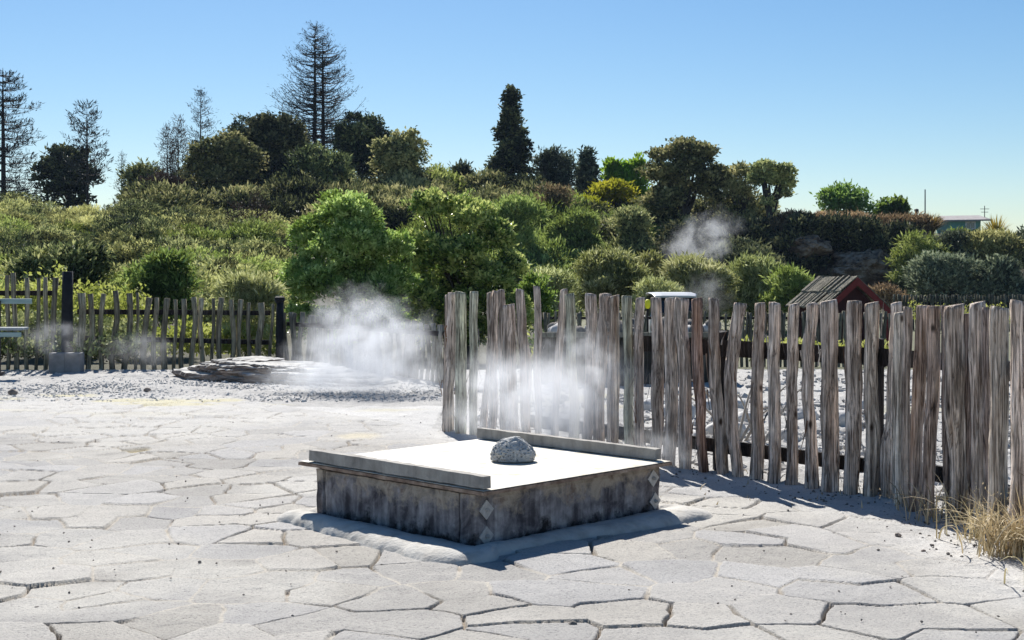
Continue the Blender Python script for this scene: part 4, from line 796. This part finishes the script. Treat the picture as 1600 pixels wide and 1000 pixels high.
# layered rock outcrop
def outcrop():
    rng = np.random.RandomState(31); q0 = G(255, 590); ql = G(578, 606); e = empty('rock_outcrop', q0, 'long low outcrop of layered brown and white rock in front of the left fence', 'rock outcrop'); 
    L = ql - q0; LL = np.linalg.norm(L); d = L / LL; nn = np.array([-d[1], d[0], 0]); nn = nn * np.sign(nn[1])
    layers = [(-.02, 1.0, 0, .08, -.02), (.02, .98, .06, .05, .03), (.06, .94, .10, .04, .0), (.08, .90, .13, .035, .05), (.10, .84, .155, .03, .01), (.11, .78, .18, .03, .06), (.13, .72, .205, .025, .03), (.15, .66, .225, .025, .09), (.20, .60, .25, .02, .07), (.24, .42, .27, .025, .16)]
    for k, (a, b, z, t, back) in enumerate(layers):
        n = 260; th = np.arange(n) / n * 6.2832; cx_ = (a + b) / 2 * LL; rx = (b - a) / 2 * LL; ry = (.55 - back * .8)
        ex = np.sign(np.cos(th)) * np.abs(np.cos(th)) ** .75; ey = np.sign(np.sin(th)) * np.abs(np.sin(th)) ** .6
        jag = 1 + .75 * (fbm(np.cos(th) * 4 + k * 7, np.sin(th) * 2.4, 0, 33 + k, 6, .72) - .5)
        X = cx_ + rx * ex * (1 + .1 * (jag - 1)); Y = .5 + back * .5 + (.09 if k % 2 else -.03) + ry * ey * jag; slope = -.10 * (X / LL - .3)
        mb = MB(); top = z + t + slope * .9 + .07 * (fbm(X * 4, Y * 4, 0, 41 + k, 5, .65) - .5); bot = z - .01 + slope * .9
        base = d[None] * X[:, None] + nn[None] * Y[:, None]; 
        rings = [base * 1 + 0, base, base]; inn = d[None] * (cx_ + (X - cx_) * .93)[:, None] + nn[None] * (.5 + back * .5 + (Y - .5 - back * .5) * .93)[:, None]
        V = np.concatenate([inn + [0, 0, 1.] * np.maximum(bot - .03, -.06)[:, None], base + [0, 0, 1.] * ((bot + top) / 2)[:, None], inn + (base - inn) * .7 + [0, 0, 1.] * top[:, None], inn + (base - inn) * -2. + [0, 0, 1.] * (top + .012 * fbm(X * 9, Y * 9, 0, 3, 2))[:, None], np.array([[0, 0, 0]])])
        V[-1] = V[3 * n:4 * n].mean(0); i = np.arange(3)[:, None] * n + np.arange(n)[None]; j = np.arange(3)[:, None] * n + (np.arange(n)[None] + 1) % n
        mb.add(V, np.stack([i, j, j + n, i + n], -1).reshape(-1, 4)); kk = np.arange(n); mb.F.append(np.stack([3 * n + kk, 3 * n + (kk + 1) % n, np.full(n, 4 * n)], 1))
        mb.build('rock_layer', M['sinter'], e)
def sinter_mat():
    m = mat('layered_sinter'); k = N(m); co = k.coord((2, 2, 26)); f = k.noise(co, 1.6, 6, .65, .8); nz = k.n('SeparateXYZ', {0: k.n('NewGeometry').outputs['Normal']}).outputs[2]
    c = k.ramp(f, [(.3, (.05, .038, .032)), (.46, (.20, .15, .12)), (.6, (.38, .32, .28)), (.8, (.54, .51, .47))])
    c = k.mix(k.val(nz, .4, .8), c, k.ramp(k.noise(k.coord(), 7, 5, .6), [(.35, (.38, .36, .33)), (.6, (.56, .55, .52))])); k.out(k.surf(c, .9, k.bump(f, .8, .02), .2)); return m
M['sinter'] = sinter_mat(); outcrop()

# concrete blocks under the first black post
M['block'] = noisy('old_concrete', [(.3, (.16, .16, .165)), (.7, (.30, .30, .30))], 5, .9, .4, .01)
for i, (x0, x1, lab) in enumerate(((80, 104, 'left grey concrete block below the charred black post'), (104.5, 128, 'right grey concrete block below the charred black post'))):
    D = 21.4; s = D / F; mb = MB(); a = (x0 + x1) / 2; hw = (x1 - x0) / 2 * s
    n0 = MB(); V = np.array([[x, y, z] for z in (0, .30, .315) for y in (-.12, .12) for x in (-hw, hw)]); V[8:] *= [.95, .9, 1]
    n0.add(V, [[0, 1, 5, 4], [2, 6, 7, 3], [0, 4, 6, 2], [1, 3, 7, 5], [4, 5, 9, 8], [6, 10, 11, 7], [4, 8, 10, 6], [5, 7, 11, 9], [8, 9, 11, 10], [0, 2, 3, 1]]); tag(n0.build('concrete_block', M['block'], None, False, ((a - HX) * s, D, 0)), lab, 'concrete block', 'concrete blocks at the left')

# bench cut by the left edge
M['teal'] = noisy('pale_teal_paint', [(.3, (.20, .29, .29)), (.7, (.34, .44, .43))], 6, .6, .2, .004, sc_=(.3, 4, 4))
M['teal_grey'] = noisy('worn_grey_paint', [(.3, (.22, .25, .27)), (.7, (.42, .45, .46))], 6, .6, .2, .004, sc_=(.3, 4, 4))
M['metal_dark'] = noisy('dark_frame', [(.3, (.03, .03, .035)), (.7, (.07, .06, .06))], 9, .6, .2, .004)
def bench():
    D = 20.4; s = D / F; xr = (38 - HX) * s; Lb = 1.7; e = empty('bench', (xr - Lb / 2, D, 0), 'pale blue green slatted bench running out of the left edge of the photo', 'bench')
    def plank(nm, y, z, hy, hz, m, dx=0):
        mb = MB(); mb.box((dx, y, z), (Lb / 2, hy, hz)); o = mb.build(nm, m, e); b = o.modifiers.new('b', 'BEVEL'); b.width = .006; b.segments = 2
    plank('back_slat', .32, 1.15, .018, .04, M['teal']); plank('seat_slat', .12, .74, .07, .018, M['teal_grey']); plank('seat_slat', -.05, .735, .07, .018, M['teal_grey']); plank('front_apron', -.13, .655, .016, .035, M['teal'])
    for x in (-.62, .36):
        mb = MB(); mb.box((x, .26, .56), (.025, .03, .60)); mb.box((x, -.08, .34), (.025, .03, .34)); mb.box((x, .08, .69), (.02, .2, .02)); mb.box((x, .05, .03), (.03, .38, .03)); mb.build('leg_frame', M['metal_dark'], e)
    return e
bench()

# ------------------------------------------------------------------ behind the tall fence
def timber_bed():
    D = 19.3; s = D / F; x0, x1 = (842 - HX) * s, (1128 - HX) * s; e = empty('timber_bed', ((x0 + x1) / 2, D, 0), 'raised bed edged with dark upright timbers and filled with rocks behind the tall fence', 'raised bed'); cx_ = (x0 + x1) / 2
    rng = np.random.RandomState(3)
    x = x0
    while x < x1: 
        w_ = rng.uniform(.07, .12); mb = MB(); mb.box((x + w_ / 2 - cx_, 0, .33 + rng.uniform(-.02, .02)), (w_ / 2 - .004, .035, .38), None, .006, int(x * 100) % 77); o = mb.build('board', M['small_paling'], e); v_ = rng.uniform(.25, .6); o.color = (v_, v_ * .95, v_ * .95, 0); x += w_
    mb = MB(); mb.box((0, -.05, .70), ((x1 - x0) / 2, .03, .035)); mb.build('capping_rail', M['small_paling'], e)
    mb = MB(); mb.box((0, .75, .33), ((x1 - x0) / 2 - .02, .68, .33)); mb.build('fill', M['stone_dark'], e)
    for k in range(40):
        V, Fc = lump(700 + k, np.array([.1, .1, .1]) * rng.uniform(.5, 1.5), 2, .4); px = rng.uniform(846, 1122); dd = rng.uniform(.1, .7)
        q = np.array([(px - HX) * (D + dd) / F, D + dd, .64 + .12 * dd]); mb = MB(); mb.add(V, Fc); tag(mb.build('boulder', M['stone_dark' if k % 3 else 'stone'], None, True, tuple(q)), 'rough rock heaped on the timber edged bed', 'rock', 'rocks heaped on the timber edged bed')
    # dead twigs poking through
    e2 = empty('dead_branch', ((1170 - HX) / F * 12.5, 12.5, 0), 'pale curved dead branches standing behind the bent paling', 'dead branch'); mb = MB()
    for k in range(9):
        a = rng.uniform(-.2, .2); t = np.linspace(0, 1, 9)[:, None]; h = rng.uniform(.55, .95); l = rng.uniform(.1, .35) * rng.choice([-1, 1]); pts = np.array([a, rng.uniform(-.1, .1), 0]) + t * [0, 0, h] + np.sin(t * math.pi * .6) * [l, 0, 0] + (t ** 3) * [l * .8, 0, -.25]
        mb.tube(pts, np.linspace(.016, .006, 9), 5, False)
    mb.build('twigs', M['straw2'], e2, True)
M['straw2'] = noisy('bleached_wood', [(.3, (.25, .22, .19)), (.7, (.50, .46, .40))], 12, .8, .3, .005)
timber_bed()

def car():
    D = 42; s = D / F; zb = -.7; cx_ = (1045 - HX) * s; e = empty('parked_car', (cx_, D, zb), 'parked car with a pale roof, only its roof and dark windows showing above the palings', 'car')
    W2 = 68 / 2 * s; top = EYE - (456 - HY) * s - zb; k = top / 1.5   # roof height above ground
    M['carpaint'] = noisy('silver_paint', [(.3, (.50, .51, .53)), (.7, (.58, .59, .60))], 2, .3, .0, .001, spec=.6); M['carglass'] = noisy('dark_glass', [(.3, (.01, .012, .016)), (.7, (.015, .018, .022))], 2, .08, .0, .001, spec=.8); M['tyre'] = noisy('rubber', [(.3, (.01, .01, .01)), (.7, (.02, .02, .02))], 9)
    prof = [(-2.0, .32, 1.0), (-2.05, .62, 1.02), (-1.95, .92, 1.0), (-1.55, .98, .98)]
    def loft(secs, nm, m, parent):   # secs: (y, [(halfwidth, z)...]) lists, closed shells
        mb = MB(); n = len(secs[0][1]) * 2; V = []
        for y, pr in secs:
            ring = [(w_, z) for w_, z in pr] + [(-w_, z) for w_, z in reversed(pr)]; V += [(x_, y, z) for x_, z in ring]
        Fq = [[a * n + b, a * n + (b + 1) % n, (a + 1) * n + (b + 1) % n, (a + 1) * n + b] for a in range(len(secs) - 1) for b in range(n)]
        mb.add(V, Fq); mb.F.append(np.array([list(range(n))])); mb.F.append(np.array([list(range((len(secs) - 1) * n, len(secs) * n))])); o = mb.build(nm, m, parent, False); bv = o.modifiers.new('b', 'BEVEL'); bv.width = .04; bv.segments = 3; return o
    b = W2 * 1.16
    body = loft([(y, [(b * .9, .25), (b * f, .35), (b * f, .7), (b * f * .96, h)]) for y, f, h in ((-2.1, .9, .8), (-1.9, 1, .92), (-.8, 1, .96), (1.2, 1, .95), (1.5, .99, .92), (2.2, .9, .72))], 'body', M['carpaint'], e)
    loft([(y, [(b * .95, .93), (w_, h - .0)]) for y, w_, h in ((-1.85, W2 * .8, 1.0), (-1.5, W2 * .93, top - .10), (-.3, W2 * .95, top - .07), (.6, W2 * .93, top - .10), (1.35, W2 * .85, 1.0))], 'window', M['carglass'], e)
    loft([(y, [(W2 * f * 1., h - .035), (W2 * f * .96, h - .012), (W2 * f * .6, h)]) for y, f, h in ((-1.65, .92, top - .10), (-1.4, 1., top - .02), (-.3, 1.02, top), (.5, .99, top - .03), (.75, .9, top - .10))], 'roof', M['carpaint'], e)
    for x_ in (-1, 1):
        for y in (-1.3, 1.35):
            mb = MB(); mb.tube([[x_ * (b - .2), y, .32], [x_ * (b + .005), y, .32]], [.32, .32], 24); wh = mb.build('wheel', M['tyre'], e); mb = MB(); mb.tube([[x_ * (b), y, .32], [x_ * (b + .012), y, .32]], [.19, .18], 16); mb.build('rim', M['steel'], wh)
        mb = MB(); mb.box((x_ * b * .72, -2.08, .66), (.13, .03, .07)); mb.build('headlight', M['steel'], e)
car()
# yellow float/marker
M['hiviz'] = noisy('bright_yellow', [(.3, (.72, .70, .02)), (.7, (.85, .80, .05))], 3, .5, .0, .001)
q = P(1012, 475, 24); e = empty('marker_post', (q[0], 24, zt1(q[0], 24)), 'thin dark stake with a bright yellow reflector top beside the car roof', 'marker'); hz = q[2] - zt1(q[0], 24)
mb = MB(); mb.tube([[0, 0, 0], [0, 0, hz - .05]], [.02, .018], 6); mb.build('stake', M['rail'], e); mb = MB(); mb.tube([[0, 0, hz - .085], [0, 0, hz - .06], [0, 0, hz], [0, 0, hz + .06], [0, 0, hz + .08]], [.02, .045, .052, .045, .02], 10); mb.build('reflector', M['hiviz'], e, True)

def hut():
    D = 40; s = D / F; zb = -.72; cx_ = (1340 - HX) * s; e = empty('gabled_hut', (cx_, D, zb), 'small dark hut with dark red gable boards and a weathered shingle roof', 'hut')
    M['redwood'] = noisy('dark_red_paint', [(.3, (.13, .018, .018)), (.7, (.20, .03, .028))], 5, .6, .2, .004); M['hutwall'] = noisy('dark_red_brown_boards', [(.3, (.030, .010, .012)), (.7, (.06, .02, .02))], 3, .8, .3, .01, sc_=(8, 8, .5))
    hw = 50 * s; he = EYE - (478 - HY) * s - zb; ha = EYE - (434 - HY) * s - zb; dep = 1.6; sk = np.array([-.55, .835])    # hut runs back and to the left
    def at(x, t, z): return [x + sk[0] * t, sk[1] * t, z]
    x0, x1 = -hw * .78, hw * .78
    mb = MB(); zi = he - .02; ap = ha - .16
    V = [at(x0, .25, 0), at(x1, .25, 0), at(x1, .25, zi), at(0, .25, ap), at(x0, .25, zi)] + [at(x0, dep, 0), at(x1, dep, 0), at(x1, dep, zi), at(0, dep, ap), at(x0, dep, zi)]
    mb.add(V, [[0, 4, 9, 5], [1, 6, 7, 2]]); mb.F += [np.array([[0, 1, 2, 3, 4]]), np.array([[5, 9, 8, 7, 6]])]; wl = mb.build('wall', M['hutwall'], e)
    mb = MB(); c_ = at(0, .22, 0); mb.box((c_[0] - .02, c_[1], .62), (.26, .025, .62)); mb.build('door', M['hutwall'], wl)
    rr = np.array([[-hw * 1.02, he - .08], [0, ha - .03], [hw * 1.02, he - .08]])
    rng = np.random.RandomState(4)
    for sd_ in (0, 1):          # roof planes of rough shingle strips running from ridge to eave
        a, b = rr[1], rr[0] if sd_ == 0 else rr[2]; mb = MB(); n = 22
        for k in range(n):
            t0, t1 = dep * k / n, dep * (k + 1) / n; lf = rng.uniform(0, .07)
            for j in range(2):
                p0, p1 = j / 2, (j + 1) / 2 + .04; u0 = a + (b - a) * p0; u1 = a + (b - a) * min(p1, 1.04); l2 = lf + rng.uniform(0, .03) + .01 * (1 - j)
                V = [at(u0[0], t0, u0[1] + l2), at(u0[0], t1 - .012, u0[1] + l2), at(u1[0], t1 - .012, u1[1] + l2 + .035), at(u1[0], t0, u1[1] + l2 + .035)]; V += [[x_, y_, z_ - .03] for x_, y_, z_ in V]
                mb.add(V, [[0, 3, 2, 1], [4, 5, 6, 7], [0, 1, 5, 4], [1, 2, 6, 5], [2, 3, 7, 6], [3, 0, 4, 7]])
        o = mb.build('roof', M['small_paling'], e); o.color = (1.5, 1.38, 1.28, 0)
    for sg in (-1, 1):          # red barge boards
        mb = MB(); wv = .20; out_ = np.array([sg * hw * 1.06, he - .12]); apx = np.array([0, ha + .02]); V = [(apx[0], -.02, apx[1]), (out_[0], -.02, out_[1]), (out_[0] - sg * .0, -.02, out_[1] - wv), (0, -.02, apx[1] - wv * 1.25)]; V += [(x_, .03, z_) for x_, _, z_ in V]
        mb.add(V, [[0, 1, 2, 3], [4, 7, 6, 5], [0, 4, 5, 1], [1, 5, 6, 2], [2, 6, 7, 3], [3, 7, 4, 0]]); mb.build('barge_board', M['redwood'], e)
        mb = MB(); mb.box((sg * hw * .93, .04, (he - .2) / 2), (.085, .045, (he - .2) / 2)); mb.build('corner_post', M['redwood'], e)
hut()

# teal house, mast, flue on the cliff top
M['weatherboard'] = noisy('teal_weatherboard', [(.3, (.14, .33, .30)), (.7, (.20, .42, .38))], 3, .6, .3, .02)
M['roof_grey'] = noisy('grey_roof', [(.3, (.24, .22, .22)), (.7, (.36, .34, .33))], 3, .7); M['white'] = noisy('white_paint', [(.3, (.62, .64, .64)), (.7, (.74, .75, .74))], 4, .5); M['pane'] = noisy('window_glass', [(.3, (.05, .08, .09)), (.7, (.12, .17, .18))], 2, .1, 0, spec=.8); M['pale_wall'] = noisy('pale_plaster', [(.3, (.34, .28, .26)), (.7, (.48, .42, .38))], 2)
def house():
    D = 106; s = D / F; zb = zt1((1510 - HX) * s, D) - .6; X = lambda px: (px - 1510) * s; Z = lambda py: EYE - (py - HY) * s - zb
    e = empty('teal_house', ((1510 - HX) * s, D, zb), 'small teal weatherboard house with a grey roof half hidden on the cliff top', 'house')
    mb = MB(); mb.box(((X(1482) + X(1532)) / 2, 1.5, Z(345) / 2), ((X(1532) - X(1482)) / 2, 1.5, Z(345) / 2)); wl = mb.build('wall', M['weatherboard'], e)
    mb = MB()
    for k in range(9): mb.box(((X(1482) + X(1532)) / 2, -.012, Z(345) - .08 - k * .16), ((X(1532) - X(1482)) / 2 + .01, .014, .07), None, .0)
    mb.build('cladding', M['weatherboard'], e)
    mb = MB(); a, b = X(1472), X(1546); V = [(a, -.5, Z(344)), (b, -.5, Z(343)), (b - .3, 1.5, Z(335)), (a + .3, 1.5, Z(336)), (a, 3.5, Z(344)), (b, 3.5, Z(343))]; V += [(x_, y_, z_ - .12) for x_, y_, z_ in V]
    mb.add(V, [[0, 1, 2, 3], [3, 2, 5, 4], [6, 9, 8, 7], [9, 10, 11, 8], [0, 6, 7, 1], [4, 5, 11, 10]]); mb.F += [np.array([[1, 7, 8, 2]]), np.array([[2, 8, 11, 5]]), np.array([[0, 3, 9, 6]]), np.array([[3, 4, 10, 9]])]; mb.build('roof', M['roof_grey'], e)
    w_ = empty('window', (0, 0, 0), None, None); w_.parent = e
    wx0, wx1, wz0, wz1 = X(1509), X(1523), Z(358), Z(347); mb = MB()
    for c, h in ((((wx0 + wx1) / 2, -.045, wz1), ((wx1 - wx0) / 2 + .05, .02, .05)), (((wx0 + wx1) / 2, -.045, wz0), ((wx1 - wx0) / 2 + .05, .02, .05)), ((wx0, -.047, (wz0 + wz1) / 2), (.05, .02, (wz1 - wz0) / 2)), ((wx1, -.047, (wz0 + wz1) / 2), (.05, .02, (wz1 - wz0) / 2)), (((wx0 + wx1) / 2, -.047, (wz0 + wz1) / 2), (.02, .018, (wz1 - wz0) / 2))): mb.box(c, h)
    mb.build('frame', M['white'], w_); mb = MB(); mb.box(((wx0 + wx1) / 2, -.035, (wz0 + wz1) / 2), ((wx1 - wx0) / 2, .008, (wz1 - wz0) / 2)); mb.build('pane', M['pane'], w_)
    mb = MB(); x_ = X(1542); mb.tube([[x_, .5, Z(342)], [x_, .5, Z(321)]], [.035, .03], 5); 
    for zz, l in ((326, .35), (331, .28)): mb.tube([[x_ - l, .5, Z(zz)], [x_ + l, .5, Z(zz)]], [.02, .02], 4)
    mb.build('aerial', M['metal_dark'], e)
house()
D = 104; s = D / F; x_ = (1445.5 - HX) * s; zb = zt1(x_, D)
e = empty('mast', (x_, D, zb), 'thin grey pole standing on the cliff top left of the teal house', 'pole'); mb = MB(); mb.tube([[0, 0, 0], [0, 0, EYE - (296 - HY) * s - zb]], [.06, .045], 8); mb.build('pole', M['roof_grey'], e); mb = MB(); mb.tube([[0, 0, 0], [0, 0, .25]], [.14, .12], 8); mb.build('footing', M['block'], e)
x_ = (1432 - HX) * s; zb = zt1(x_, D); hh = EYE - (326 - HY) * s - zb
e = empty('flue_pipe', (x_, D, zb), 'short black flue pipe with a cowl beside the grey pole', 'flue'); mb = MB(); mb.tube([[0, 0, 0], [0, 0, hh - .2]], [.09, .09], 8); mb.build('pipe', M['metal_dark'], e); mb = MB(); mb.tube([[0, 0, hh - .25], [0, 0, hh - .2], [0, 0, hh - .05], [0, 0, hh]], [.1, .17, .17, .05], 8); mb.build('cowl', M['metal_dark'], e)
def hid_house():
    D = 112; s = D / F; cx_ = 1120; zb = zt1((cx_ - HX) * s, D) - .3; X = lambda px: (px - cx_) * s; Z = lambda py: EYE - (py - HY) * s - zb
    e = empty('hidden_house', ((cx_ - HX) * s, D, zb), 'pinkish pale house mostly hidden by the largest dark tree and the steam', 'house')
    mb = MB(); mb.box((0, 1.5, Z(334) / 2), (X(1165), 1.5, Z(334) / 2)); mb.build('wall', M['pale_wall'], e)
    mb = MB(); a, b = X(1070), X(1170); V = [(a, -.5, Z(336)), (b, -.5, Z(336)), (b, 1.5, Z(322)), (a, 1.5, Z(322)), (a, 3.5, Z(336)), (b, 3.5, Z(336))]; V += [(x1, y1, z1 - .12) for x1, y1, z1 in V]
    mb.add(V, [[0, 1, 2, 3], [3, 2, 5, 4], [6, 9, 8, 7], [9, 10, 11, 8], [0, 6, 7, 1], [4, 5, 11, 10]]); mb.build('roof', M['roof_grey'], e)
    for px in (1090, 1112, 1140): mb = MB(); mb.box((X(px), -.03, Z(343)), (.35, .02, .3)); mb.build('window', M['pane'], e)
hid_house()
# bare rock faces on the cliff
M['cliffrock'] = noisy('cliff_rock', [(.35, (.06, .05, .045)), (.5, (.40, .27, .18)), (.7, (.66, .57, .48))], 1.6, .9, 1., .2, sc_=(1, 1, 1.6))
def crag(label, px0, px1, y0, y1, D, seed):
    s = D / F; c = P((px0 + px1) / 2, (y0 + y1) / 2, D); n, m = 44, 34; A, B = np.meshgrid(np.linspace(-1, 1, n), np.linspace(-1, 1, m)); hw, hh = (px1 - px0) / 2 * s, (y1 - y0) / 2 * s
    r = np.sqrt(A ** 2 + B ** 2); edge = 1 + 1.1 * (fbm(np.arctan2(B, A) * 1.6 + seed, r * .3, 0, seed, 3) - .5); Y = 1.4 * r ** 3 - 1.3 * (fbm(A * 2.5 + seed, B * 3, 0, seed, 5, .6) - .5)
    V = np.stack([A * hw * edge, Y, B * hh * edge], -1).reshape(-1, 3); i = (np.arange(m - 1)[:, None] * n + np.arange(n - 1)[None]).ravel(); mb = MB(); mb.add(V, np.stack([i, i + 1, i + n + 1, i + n], 1))
    b = V.copy(); b[:, 1] += 1.2 + 0 * b[:, 1]; mb.add(b, np.stack([i, i + n, i + n + 1, i + 1], 1)); tag(mb.build('cliff_outcrop', M['cliffrock'], None, False, tuple(c)), label, 'cliff rock')
crag('smaller upper patch of bare brown rock in the dark cliff', 1238, 1300, 366, 402, 91.8, 5)
crag('larger lower patch of bare rock in the cliff above the red gabled hut', 1304, 1402, 384, 452, 91.2, 9)

# ------------------------------------------------------------------ dry grass at the right end of the tall fence
def dry_grass(label, px, py, n, H, spread, seed):
    rng = np.random.RandomState(seed); b = G(px, py); mb = MB(); m = 6
    for k in range(n):
        l = H * rng.uniform(.45, 1.15); th = rng.uniform(0, 6.28); q = np.array([math.cos(th), math.sin(th), 0]); o = rng.normal(size=3) * [spread, spread * .5, 0]; s = np.linspace(0, 1, m)[:, None]; dr = rng.uniform(.3, 1.5)
        c = o + q * s ** 1.5 * l * dr * .62 + np.array([0, 0, 1.]) * (l * (s - .42 * dr * s ** 2.4)); sd_ = np.array([-q[1], q[0], 0.]); sd_ = norm(sd_ + rng.normal(size=3) * .5); w_ = rng.uniform(.003, .0065) * (1.05 - s ** 2)
        V = np.concatenate([c + sd_ * w_, c - sd_ * w_]); kk = np.arange(m - 1); mb.add(V, np.stack([kk, kk + 1, kk + m + 1, kk + m], 1), np.clip(rng.uniform(.1, 1), 0, 1))
        if rng.rand() < .12: leaves(mb, rng, np.repeat(c[-1:], 5, 0) + rng.normal(size=(5, 3)) * .012, rng.normal(size=(5, 3)) + q, .02, .006, rng.uniform(.5, 1, 5))
    tag(mb.build('dry_grass', M['straw'], None, False, (b[0], b[1], 0)), label, 'dry grass', kind='stuff')
dry_grass('thin wisps of straw coloured grass at the bend of the tall fence', 1436, 798, 32, .30, .08, 1)
dry_grass('straw grass leaning out from the palings right of the bend', 1490, 816, 85, .36, .12, 2)
dry_grass('thick golden grass tuft under the wide pale paling', 1545, 842, 130, .36, .12, 3)
dry_grass('tallest golden grass tuft at the right edge of the photo', 1592, 868, 260, .46, .11, 4)
dry_grass('golden grass just beyond the right edge', 1680, 915, 120, .42, .12, 5)
dry_grass('short straw stubble along the foot of the straight fence stretch', 1290, 772, 40, .08, .9, 6)

# ------------------------------------------------------------------ steam
def steam(label, px, py, D, rpx, rpy, dens, seed, depth=None, taper=.5, scale=2.2, warp=1.1, lo=.44, hi=.66, lean=0.):
    s = D / F; c = P(px, py, D); rx, rz = rpx * s, rpy * s; ry = depth or rx * .7
    m = mat('steam'); k = N(m); tc = k.n('TexCoord').outputs['Object']; mp = k.n('Mapping', {'Vector': tc, 'Location': (seed * 3.1, seed * 1.7, seed), 'Scale': (rx / max(rx, rz), ry / max(rx, rz), rz / max(rx, rz))}).outputs[0]
    wn = k.n('TexNoise', {'Vector': mp, 'Scale': scale, 'Detail': 5., 'Roughness': .62}); wv = k.n('VectorMath', {0: wn.outputs['Color'], 1: (.5, .5, .5)}, operation='SUBTRACT').outputs[0]
    wv = k.n('VectorMath', {0: wv, 'Scale': warp}, operation='SCALE').outputs[0]; pw = k.n('VectorMath', {0: tc, 1: wv}, operation='ADD').outputs[0]
    sp = k.n('SeparateXYZ', {0: pw}); f = k.math('ADD', 1., k.math('MULTIPLY', sp.outputs[2], taper))
    xx = k.math('MULTIPLY', k.math('SUBTRACT', sp.outputs[0], k.math('MULTIPLY', sp.outputs[2], lean)), f); yy = k.math('MULTIPLY', sp.outputs[1], f)
    ln = k.n('VectorMath', {0: k.n('CombineXYZ', {0: xx, 1: yy, 2: sp.outputs[2]}).outputs[0]}, operation='LENGTH').outputs['Value']
    fall = k.n('MapRange', {'Value': ln, 'From Min': .9, 'From Max': .15}, interpolation_type='SMOOTHSTEP').outputs[0]
    cl = k.val(k.noise(mp, scale * 1.9, 6, .62, .5), lo, hi); cl = k.math('ADD', k.math('MULTIPLY', cl, .9), .1)
    low = k.n('MapRange', {'Value': k.n('VectorMath', {0: tc}, operation='LENGTH').outputs['Value'], 'From Min': 1., 'From Max': .8}).outputs[0]
    de = k.math('MULTIPLY', k.math('MULTIPLY', k.math('MULTIPLY', fall, cl), low), dens)
    k.out(k.n('VolumePrincipled', {'Color': (.93, .945, .97, 1), 'Density': de, 'Anisotropy': .12}).outputs[0], 'Volume')
    V, Fc = ico(3); mb = MB(); mb.add(V, Fc); o = mb.build('steam', m, None, False, tuple(c)); o.scale = (rx, ry, rz); return tag(o, label, 'steam', kind='stuff')
steam('thick white steam cloud rising behind the layered rock outcrop', 570, 540, 18.0, 160, 130, 5.0, 1, .7, .66, 2.1, 1.4, .40, .66)
steam('thin steam spreading low over the right end of the rock outcrop', 520, 590, 18.0, 170, 46, 2.4, 2, .5, .2, 2., .7, .38, .6)
steam('steam curtain drifting in front of the left palings of the tall fence', 830, 625, 11.3, 240, 110, 5.0, 3, .45, .1, 2.2, 1.3, .40, .64)
steam('brighter steam puff above the far beam of the box', 895, 590, 11.1, 130, 122, 3.2, 4, .35, .35, 2.6, 1.4)
steam('wisps of steam curling off the right corner of the box', 1015, 700, 9.9, 95, 50, 2.2, 5, .3, .2, 2.4, 1.)
steam('blue white steam plume against the dark cliff foot', 1098, 374, 86, 80, 68, .85, 6, 2., -.1, 1.6, 1.6, lean=.4)
steam('faint steam drifting over the shrubs right of the car roof', 1105, 460, 44, 55, 42, .45, 7, 1., -.1, 1.6, 1.6)
steam('faint steam in front of the charred black post', 85, 530, 21, 80, 42, 1.6, 8, .35, .1, 2., 1.)
steam('faint steam along the foot of the left fence', 215, 545, 21, 90, 42, 1.1, 9, .35, .1, 2., 1.)

# ------------------------------------------------------------------ haze: thin blue air, far trees fade slightly
m = mat('haze'); k = N(m); k.out(k.n('VolumePrincipled', {'Color': (.50, .68, 1., 1), 'Density': .00010, 'Anisotropy': .1}).outputs[0], 'Volume')
mb = MB(); mb.box((0, 90, 14), (190, 130, 20)); o = mb.build('haze', m); tag(o, 'thin blue haze in the air', 'haze', kind='stuff')
